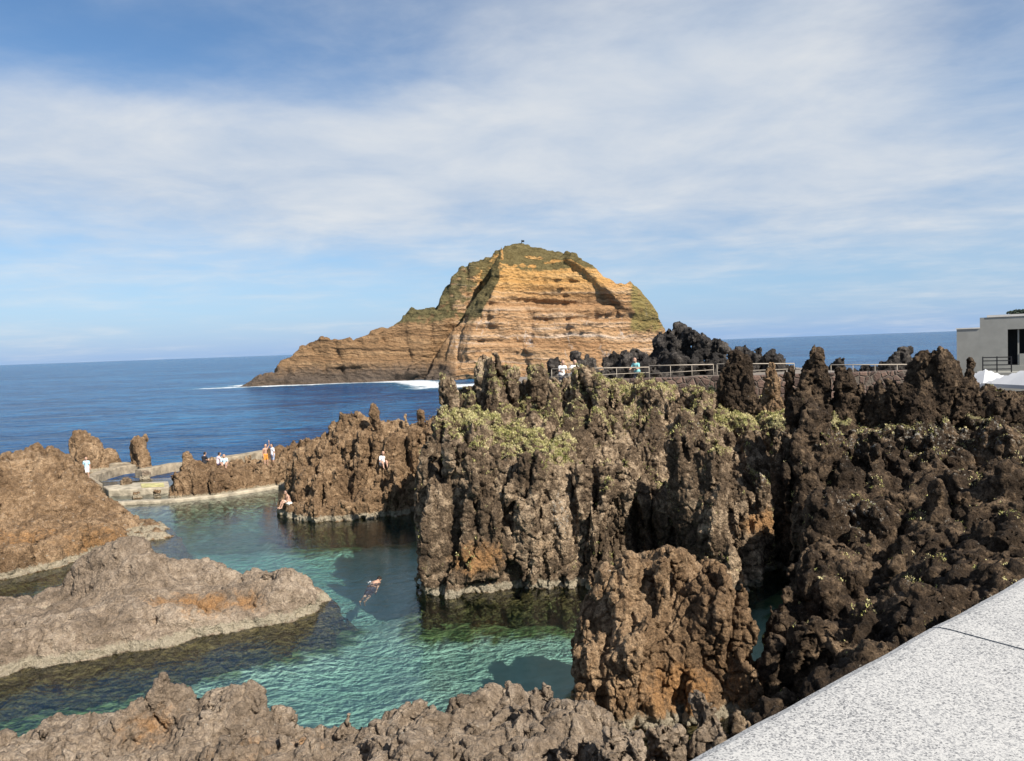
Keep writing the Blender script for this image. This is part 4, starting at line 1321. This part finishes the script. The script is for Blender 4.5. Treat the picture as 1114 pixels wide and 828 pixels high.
def scrub(v, n, m, count, seed, label):
    g_ = np.random.default_rng(seed)
    noise = 1.4 * fbm(v / 0.9, 3)
    w = np.clip(m + 0.45 * noise - 0.25, 0, 1) ** 0.7 * np.clip((n[:, 2] - 0.1) / 0.5, 0, 1)
    w = w / w.sum()
    ids = g_.choice(len(v), count, p=w)
    P, tone, Q = [], [], []
    B = 6
    base = v[ids]
    sz = (0.035 + 0.07 * g_.random(count) ** 2)
    tn = np.clip(0.5 + 0.35 * perlin(base / 0.7 + 9) + 0.25 * g_.normal(size=count), 0, 1)
    for b in range(B):
        az = g_.random(count) * 2 * math.pi
        tl = 0.2 + 0.9 * g_.random(count)
        d = np.stack([np.cos(az) * np.sin(tl), np.sin(az) * np.sin(tl), np.cos(tl)], 1)
        s = np.stack([-np.sin(az), np.cos(az), 0 * az], 1)
        L_ = (sz * (0.6 + 0.7 * g_.random(count)))[:, None]
        wd = L_ * 0.16
        o0 = base + g_.normal(size=(count, 3)) * 0.03
        mid = o0 + d * L_ * .6
        tip = o0 + d * L_ + np.array([0, 0, -0.2]) * L_
        P.append(np.stack([o0 - s * wd * .6, o0 + s * wd * .6, mid + s * wd, tip + s * wd * .15, tip - s * wd * .15, mid - s * wd], 1).reshape(-1, 3))
        tone.append(np.repeat(tn, 6))
    P = np.concatenate(P)
    k = np.arange(len(P) // 6)[:, None] * 6
    Q = np.concatenate([k + np.array([[0, 1, 2, 5]]), k + np.array([[5, 2, 3, 4]])])
    o = mesh_obj('ledge_scrub', P, Q, GR.m, None, True, {'tone': np.concatenate(tone)})
    tag(o, label, 'scrub', kind='stuff')


scrub(*GRASS_PTS[0], 42000, 3, 'yellow green scrub and dry grass on the ledges of the central cliff')
scrub(*GRASS_PTS[1], 8000, 5, 'sparse green scrub on the dark right hand slope')
print('scrub', time.time() - T0)

# ------------------------------------------------------------------ people
SKIN = simple('skin', (0.45, 0.27, 0.19), 0.6, 0.08, 8)
HAIR = simple('dark_hair', (0.02, 0.015, 0.012), 0.6, 0.2, 30)


def sdf_body(prims, h, k):
    pr = [(np.asarray(a, float), np.asarray(b, float), ra, rb) for a, b, ra, rb in prims]
    lo = np.min([np.minimum(a, b) - max(ra, rb) for a, b, ra, rb in pr], 0) - 3 * h
    hi = np.max([np.maximum(a, b) + max(ra, rb) for a, b, ra, rb in pr], 0) + 3 * h
    n = np.ceil((hi - lo) / h).astype(int) + 1
    X = (lo[0] + h * np.arange(n[0]))[:, None, None]
    Y = (lo[1] + h * np.arange(n[1]))[None, :, None]
    Z = (lo[2] + h * np.arange(n[2]))[None, None, :]
    f = np.full(tuple(n), 1.0, np.float32)
    for a, b, ra, rb in pr:
        ba = b - a
        l2 = max(ba @ ba, 1e-9)
        t_ = np.clip(((X - a[0]) * ba[0] + (Y - a[1]) * ba[1] + (Z - a[2]) * ba[2]) / l2, 0, 1)
        d = np.sqrt((X - a[0] - t_ * ba[0]) ** 2 + (Y - a[1] - t_ * ba[1]) ** 2 + (Z - a[2] - t_ * ba[2]) ** 2) - (ra + (rb - ra) * t_)
        f = smin(f, d.astype(np.float32), min(k, 0.6 * max(ra, rb)))
    return surface_nets(f, lo, h)


def person(loc, pose, rz, label, shirt=None, shorts=None, group='people around the pools', hair=True):
    """pose: 'stand', 'sit', 'arm_up', 'lean', 'swim'. The figure looks along -Y before rotation; the origin is under the hips."""
    J = {}
    seat = pose == 'sit'
    hipz = 0.12 if seat else 0.92
    lean_ = 0.12 if pose in ('sit', 'lean') else 0.02
    hip = np.array([0, 0, hipz])
    chest = hip + [0, -lean_, 0.42]
    neck = chest + [0, -lean_ * .3, 0.14]
    head = neck + [0, -0.03 - lean_ * .3, 0.17]
    body = [(hip + [-.07, 0, 0], hip + [.07, 0, 0], .115, .115), (hip, chest, .115, .125), (chest + [-.11, 0, .03], chest + [.11, 0, .03], .085, .085),
            (chest, neck, .09, .055), (neck, head, .055, .06), (head + [0, 0, .03], head + [0, -.01, -.02], .098, .085), (head + [0, -.03, -.06], head + [0, -.045, -.07], .055, .05),
            (head + [0, -.10, -.02], head + [0, -.112, -.035], .014, .018), (head + [-.095, .01, -.01], head + [-.095, .01, -.04], .016, .014), (head + [.095, .01, -.01], head + [.095, .01, -.04], .016, .014)]
    arms, legs = [], []
    hands = []
    for s in (-1, 1):
        sh = chest + [s * .175, 0, .06]
        if pose == 'arm_up' and s == 1:
            el, wr = sh + [.12, -.08, .24], sh + [.08, -.14, .50]
        elif seat:
            el, wr = sh + [s * .07, -.10, -.25], sh + [s * .02, -.32, -.33]
        elif pose == 'lean':
            el, wr = sh + [s * .08, -.12, -.24], sh + [s * .02, -.34, -.28]
        else:
            el, wr = sh + [s * .05, .03, -.29], sh + [s * .07, -.05, -.54]
        body += [(sh, el, .05, .04), (el, wr, .04, .028)]
        arms.append((sh, el))
        dr = (wr - el) / np.linalg.norm(wr - el)
        pal = wr + dr * .05
        body.append((wr, pal, .026, .034))
        side = np.cross(dr, [0, 1.0, 0.2])
        side /= np.linalg.norm(side)
        curl = np.cross(side, dr)
        for i, (o_, ln) in enumerate(((-.030, .06), (-.010, .075), (.010, .08), (.030, .07))):
            b0 = pal + dr * .025 + side * o_
            b1 = b0 + dr * ln * .6 + curl * .008
            body += [(b0, b1, .010, .0095), (b1, b1 + dr * ln * .35 + curl * .02, .0095, .008)]
        t0 = wr + dr * .03 - side * .03 * s
        body.append((t0, t0 + dr * .04 - side * s * .035, .012, .010))
        hp = hip + [s * .085, 0, -.03]
        if seat:
            kn = hip + [s * .12, -.42, .22]
            an = hip + [s * .13, -.60, -.14]
        elif pose == 'arm_up':
            kn, an = hp + [s * .04, -.06, -.42], hp + [s * .06, .02 if s > 0 else -.12, -.82]
        else:
            kn, an = hp + [s * .015, -.03, -.42], hp + [s * .02, .02, -.82]
        body += [(hp, kn, .09, .058), (kn, an, .056, .04), (an + [0, .02, -.03], an + [0, -.15, -.05], .038, .028)]
        legs.append((hp, kn))
    root = empty('person', loc, rz)
    tag(root, label, 'person', group)
    v, q = sdf_body(body, 0.013, 0.05)
    mesh_obj('body', v, q, SKIN, root)
    if hair:
        v, q = sdf_body([(head + [0, .025, .045], head + [0, .035, .0], .098, .092)], 0.014, .03)
        mesh_obj('hair', v, q, HAIR, root)
    if shirt is not None:
        pr = [(hip + [-.06, 0, .06], hip + [.06, 0, .06], .135, .135), (hip, chest, .132, .143), (chest + [-.11, 0, .03], chest + [.11, 0, .03], .103, .103)]
        for sh, el in arms:
            pr.append((sh, sh + (el - sh) * .6, .067, .064))
        v, q = sdf_body(pr, 0.016, .05)
        mesh_obj('shirt', v, q, simple('shirt_cloth', shirt, 0.9, .06, 5), root)
    if shorts is not None:
        pr = [(hip + [-.06, 0, 0], hip + [.06, 0, 0], .135, .135)]
        for hp, kn in legs:
            pr.append((hp, hp + (kn - hp) * .75, .108, .085))
        v, q = sdf_body(pr, 0.016, .05)
        mesh_obj('shorts', v, q, simple('shorts_cloth', shorts, 0.9, .06, 5), root)
    return root


def drop(obj_list, x, y):
    """height of the highest rock vertex around (x, y)"""
    best = -9
    for o in obj_list:
        n = len(o.data.vertices)
        co = np.empty(n * 3, np.float32)
        o.data.vertices.foreach_get('co', co)
        co = co.reshape(-1, 3)
        m = (np.abs(co[:, 0] - x) < 0.22) & (np.abs(co[:, 1] - y) < 0.22)
        if m.any():
            best = max(best, float(np.percentile(co[m, 2], 85)))
    return best


def on_rock(px, Y, objs, off=0.0):
    p_ = at(px, 500, Y)
    return (p_[0], Y, drop(objs, p_[0], Y) + off)


a = on_z(95, 521, 0.6)
person((a[0], a[1], 0.6), 'stand', 0.4, 'person in a light blue top and white shorts standing on the landing by the mound', (0.45, 0.66, 0.74), (0.75, 0.75, 0.75))
person(on_rock(221, 55.4, [wallrock]), 'sit', 2.8, 'person in black sitting on the lava bank, leftmost of the group', (0.02, 0.02, 0.025), (0.02, 0.02, 0.02))
person(on_rock(236, 55.9, [wallrock]), 'sit', 2.4, 'person in a pinkish white top sitting second on the lava bank', (0.66, 0.56, 0.58), (0.1, 0.08, 0.12))
a = on_rock(244, 54.6, [wallrock])
person(a, 'sit', 0.3, 'person in a pale blue shirt sitting lower on the bank edge facing the pool', (0.5, 0.66, 0.74), (0.62, 0.55, 0.5))
person(on_rock(289, 57.2, [wallrock]), 'arm_up', 0.9, 'person in orange shorts raising an arm on the lava bank', None, (0.6, 0.26, 0.05))
person(on_rock(297, 57.0, [wallrock]), 'stand', -0.8, 'person in white shirt and blue grey trousers standing on the lava bank', (0.8, 0.78, 0.8), (0.35, 0.42, 0.55))


def seen_on(o, px, py, tol=3.5):
    """the nearest point of a rock that shows at a photo pixel"""
    n = len(o.data.vertices)
    co = np.empty(n * 3, np.float32)
    o.data.vertices.foreach_get('co', co)
    co = co.reshape(-1, 3).astype(float)
    d = co - CAM
    w = d @ fwd
    u, v_ = W / 2 + F * (d @ rt) / w, H / 2 - F * (d @ up) / w
    m = (np.abs(u - px) < tol) & (np.abs(v_ - py) < tol)
    q_ = co[m]
    return q_[q_[:, 1] < q_[:, 1].min() + 0.25].mean(0) if m.any() else at(px, py, 46.6)


pt = seen_on(crag, 416, 507)
person((pt[0], pt[1] - 0.08, pt[2] + 0.02), 'sit', 0.5, 'person in white sitting between the knobs of the fluted crag', (0.8, 0.8, 0.8), (0.78, 0.76, 0.74))
person(on_rock(313, 45.3, [crag]), 'sit', -0.9, 'bare chested person sitting low at the left foot of the fluted crag', None, (0.7, 0.68, 0.66))
for px_, lb, cl in ((611, 'person in a white shirt leaning on the railing, left of the pair', (0.82, 0.82, 0.82)), (624, 'person in a white shirt leaning on the railing, right of the pair', (0.8, 0.8, 0.8)),
                    (693, 'person in a teal shirt leaning over the railing before the black basalt', (0.22, 0.5, 0.5))):
    a = at(px_, 400, 42.4)
    person((a[0], a[1], 7.35), 'lean', 0.3 if px_ < 650 else -0.7, lb, cl, (0.1, 0.1, 0.12))
# swimmer
a = on_z(412, 631, 0.0)
fd = np.array([0.3, 0.95])
fd /= np.linalg.norm(fd)
sw = person((a[0] - fd[0] * 1.55, a[1] - fd[1] * 1.55, -0.5), 'stand', math.atan2(fd[0], -fd[1]), 'dark haired swimmer with bare shoulders in the turquoise pool', None, (0.05, 0.05, 0.07))
sw.rotation_euler.x = R(70)
FOAM = simple('white_foam', (0.75, 0.78, 0.78), 0.6, 0.05, 9)
v, q = leaf_clump(24, (a[0] - .32, a[1] - .35, 0.02), (0.2, 0.14, 0.05), 0.025, 9)
tag(mesh_obj('splash', v, q, FOAM), 'small white splash of water beside the swimmer', kind='stuff')

# mark on the islet summit
s_ = at(567.5, 268.5, 264)
root = empty('summit_beacon', (s_[0], s_[1], s_[2] - 0.6))
tag(root, 'small pale beacon with a dark flag on the islet summit', 'beacon')
MB().tube((0, 0, 0), (0, 0, 1.5), 0.55, 10, 0.35).build('base', COPE, root)
MB().tube((0, 0, 1.5), (0.1, 0, 3.0), 0.14).build('mast', BLK, root)
MB().box(0.1, -0.03, 2.2, 1.0, 0.03, 2.9).build('flag', BLK, root)

# ------------------------------------------------------------------ light and sky
SUN_EL, SUN_AZ = R(41), R(42)          # behind the viewer, to the right
sdir = Vector((math.sin(SUN_AZ) * math.cos(SUN_EL), -math.cos(SUN_AZ) * math.cos(SUN_EL), math.sin(SUN_EL)))
sl = bpy.data.lights.new('sun', 'SUN')
sl.energy = 5.0
sl.angle = R(0.5)
sl.color = (1.0, 0.94, 0.85)
so = bpy.data.objects.new('sun', sl)
so.rotation_euler = sdir.to_track_quat('Z', 'Y').to_euler()
COL.objects.link(so)

wd = bpy.data.worlds.new('World')
scene.world = wd
wd.use_nodes = True
nt = wd.node_tree
nt.nodes.clear()
t = NT.__new__(NT)
t.t = nt
out = nt.nodes.new('ShaderNodeOutputWorld')
bg = nt.nodes.new('ShaderNodeBackground')
sky = nt.nodes.new('ShaderNodeTexSky')
sky.sky_type = 'NISHITA'
sky.sun_disc = False
sky.sun_elevation = SUN_EL
sky.sun_rotation = math.atan2(sdir.x, sdir.y)
sky.air_density = 1.0
sky.dust_density = 0.1
sky.ozone_density = 3.0
gen = t.n('ShaderNodeTexCoord').outputs['Generated']
sx, sy_, sz_ = (t.n('ShaderNodeSeparateXYZ', ins={0: gen}).outputs[i] for i in range(3))
den = t.math('ADD', t.math('MAXIMUM', sz_, 0.0), 0.10)
cvec = t.n('ShaderNodeCombineXYZ', ins={0: t.math('DIVIDE', sx, den), 1: t.math('DIVIDE', sy_, den), 2: 0.0}).outputs[0]
cn1 = t.noise(t.scaled(cvec, (0.40, 0.55, 1)), 1.0, 7, 0.52, 0.35)
cn2 = t.noise(t.scaled(cvec, (1.5, 1.6, 1)), 1.0, 6, 0.58, 0.25)


def sky_dir(px, py):
    d = fwd + (px - W / 2) / F * rt - (py - H / 2) / F * up
    return tuple(d / np.linalg.norm(d))


def cloud_bank(px, py, wx, wz, amp):
    """a soft bank of cloud round one direction of the sky"""
    c0 = sky_dir(px, py)
    az0 = math.atan2(c0[0], c0[1])
    az = t.math('SUBTRACT', t.math('ARCTAN2', sx, sy_), az0)
    el = t.math('SUBTRACT', sz_, c0[2])
    e2 = t.math('ADD', t.math('POWER', t.math('ABSOLUTE', t.math('DIVIDE', az, wx)), 2.0), t.math('POWER', t.math('ABSOLUTE', t.math('DIVIDE', el, wz)), 2.0))
    return t.math('MULTIPLY', t.math('POWER', 2.718, t.math('MULTIPLY', e2, -1.0)), amp)


bias = 0.0
for b_ in [(250, 165, 0.55, 0.07, 0.30), (760, 110, 0.28, 0.13, 0.30), (560, 185, 0.5, 0.05, 0.12), (1000, 190, 0.3, 0.08, 0.15), (120, 50, 0.30, 0.07, -0.20), (1060, 20, 0.10, 0.04, -0.2), (640, 230, 0.14, 0.035, -0.14), (700, 250, 0.7, 0.05, 0.08), (200, 225, 0.5, 0.04, 0.06), (557, 350, 3.0, 0.07, -0.14)]:
    bias = t.math('ADD', bias, cloud_bank(*b_))
cn3 = t.noise(t.scaled(cvec, (4.5, 6.0, 1)), 1.0, 6, 0.62, 0.3)
cl = t.math('ADD', t.math('ADD', t.math('MULTIPLY', cn1, 0.62), t.math('ADD', t.math('MULTIPLY', cn2, 0.34), t.math('MULTIPLY', cn3, 0.16))), bias)
cm = t.smooth(cl, 0.33, 0.88)
cloud_tint = t.ramp(t.math('ADD', t.math('MULTIPLY', cn2, 0.6), t.math('MULTIPLY', cn1, 0.4)), [(0.34, (0.56, 0.69, 0.88)), (0.62, (0.93, 0.96, 0.99))])
sk = t.n('ShaderNodeHueSaturation', ins={'Saturation': 1.12, 'Value': 1.35, 'Color': sky.outputs[0]}).outputs[0]
hz = t.math('POWER', t.math('SUBTRACT', 1.0, t.math('MAXIMUM', sz_, 0.0)), 7.0)
sk = t.mix(t.math('MULTIPLY', hz, 0.9), sk, (2.5, 4.6, 8.3))
CLOUD = 8.7
ccol = t.n('ShaderNodeVectorMath', operation='SCALE', ins={0: cloud_tint, 'Scale': CLOUD}).outputs[0]
final = t.mix(t.math('MULTIPLY', cm, 0.92), sk, ccol)
nt.links.new(final, bg.inputs['Color'])
bg.inputs['Strength'].default_value = 0.059
nt.links.new(bg.outputs[0], out.inputs['Surface'])

# ------------------------------------------------------------------ render settings
vs_ = scene.view_settings
vs_.view_transform = 'Standard'
vs_.look = 'None'
vs_.exposure = 0.68
vs_.gamma = 1.0
cy = scene.cycles
cy.max_bounces = 8
cy.transparent_max_bounces = 12
cy.diffuse_bounces = 3
cy.glossy_bounces = 3
cy.caustics_reflective = False
cy.caustics_refractive = False
cy.use_denoising = True
scene.render.engine = 'CYCLES'
print('SCRIPT', time.time() - T0)
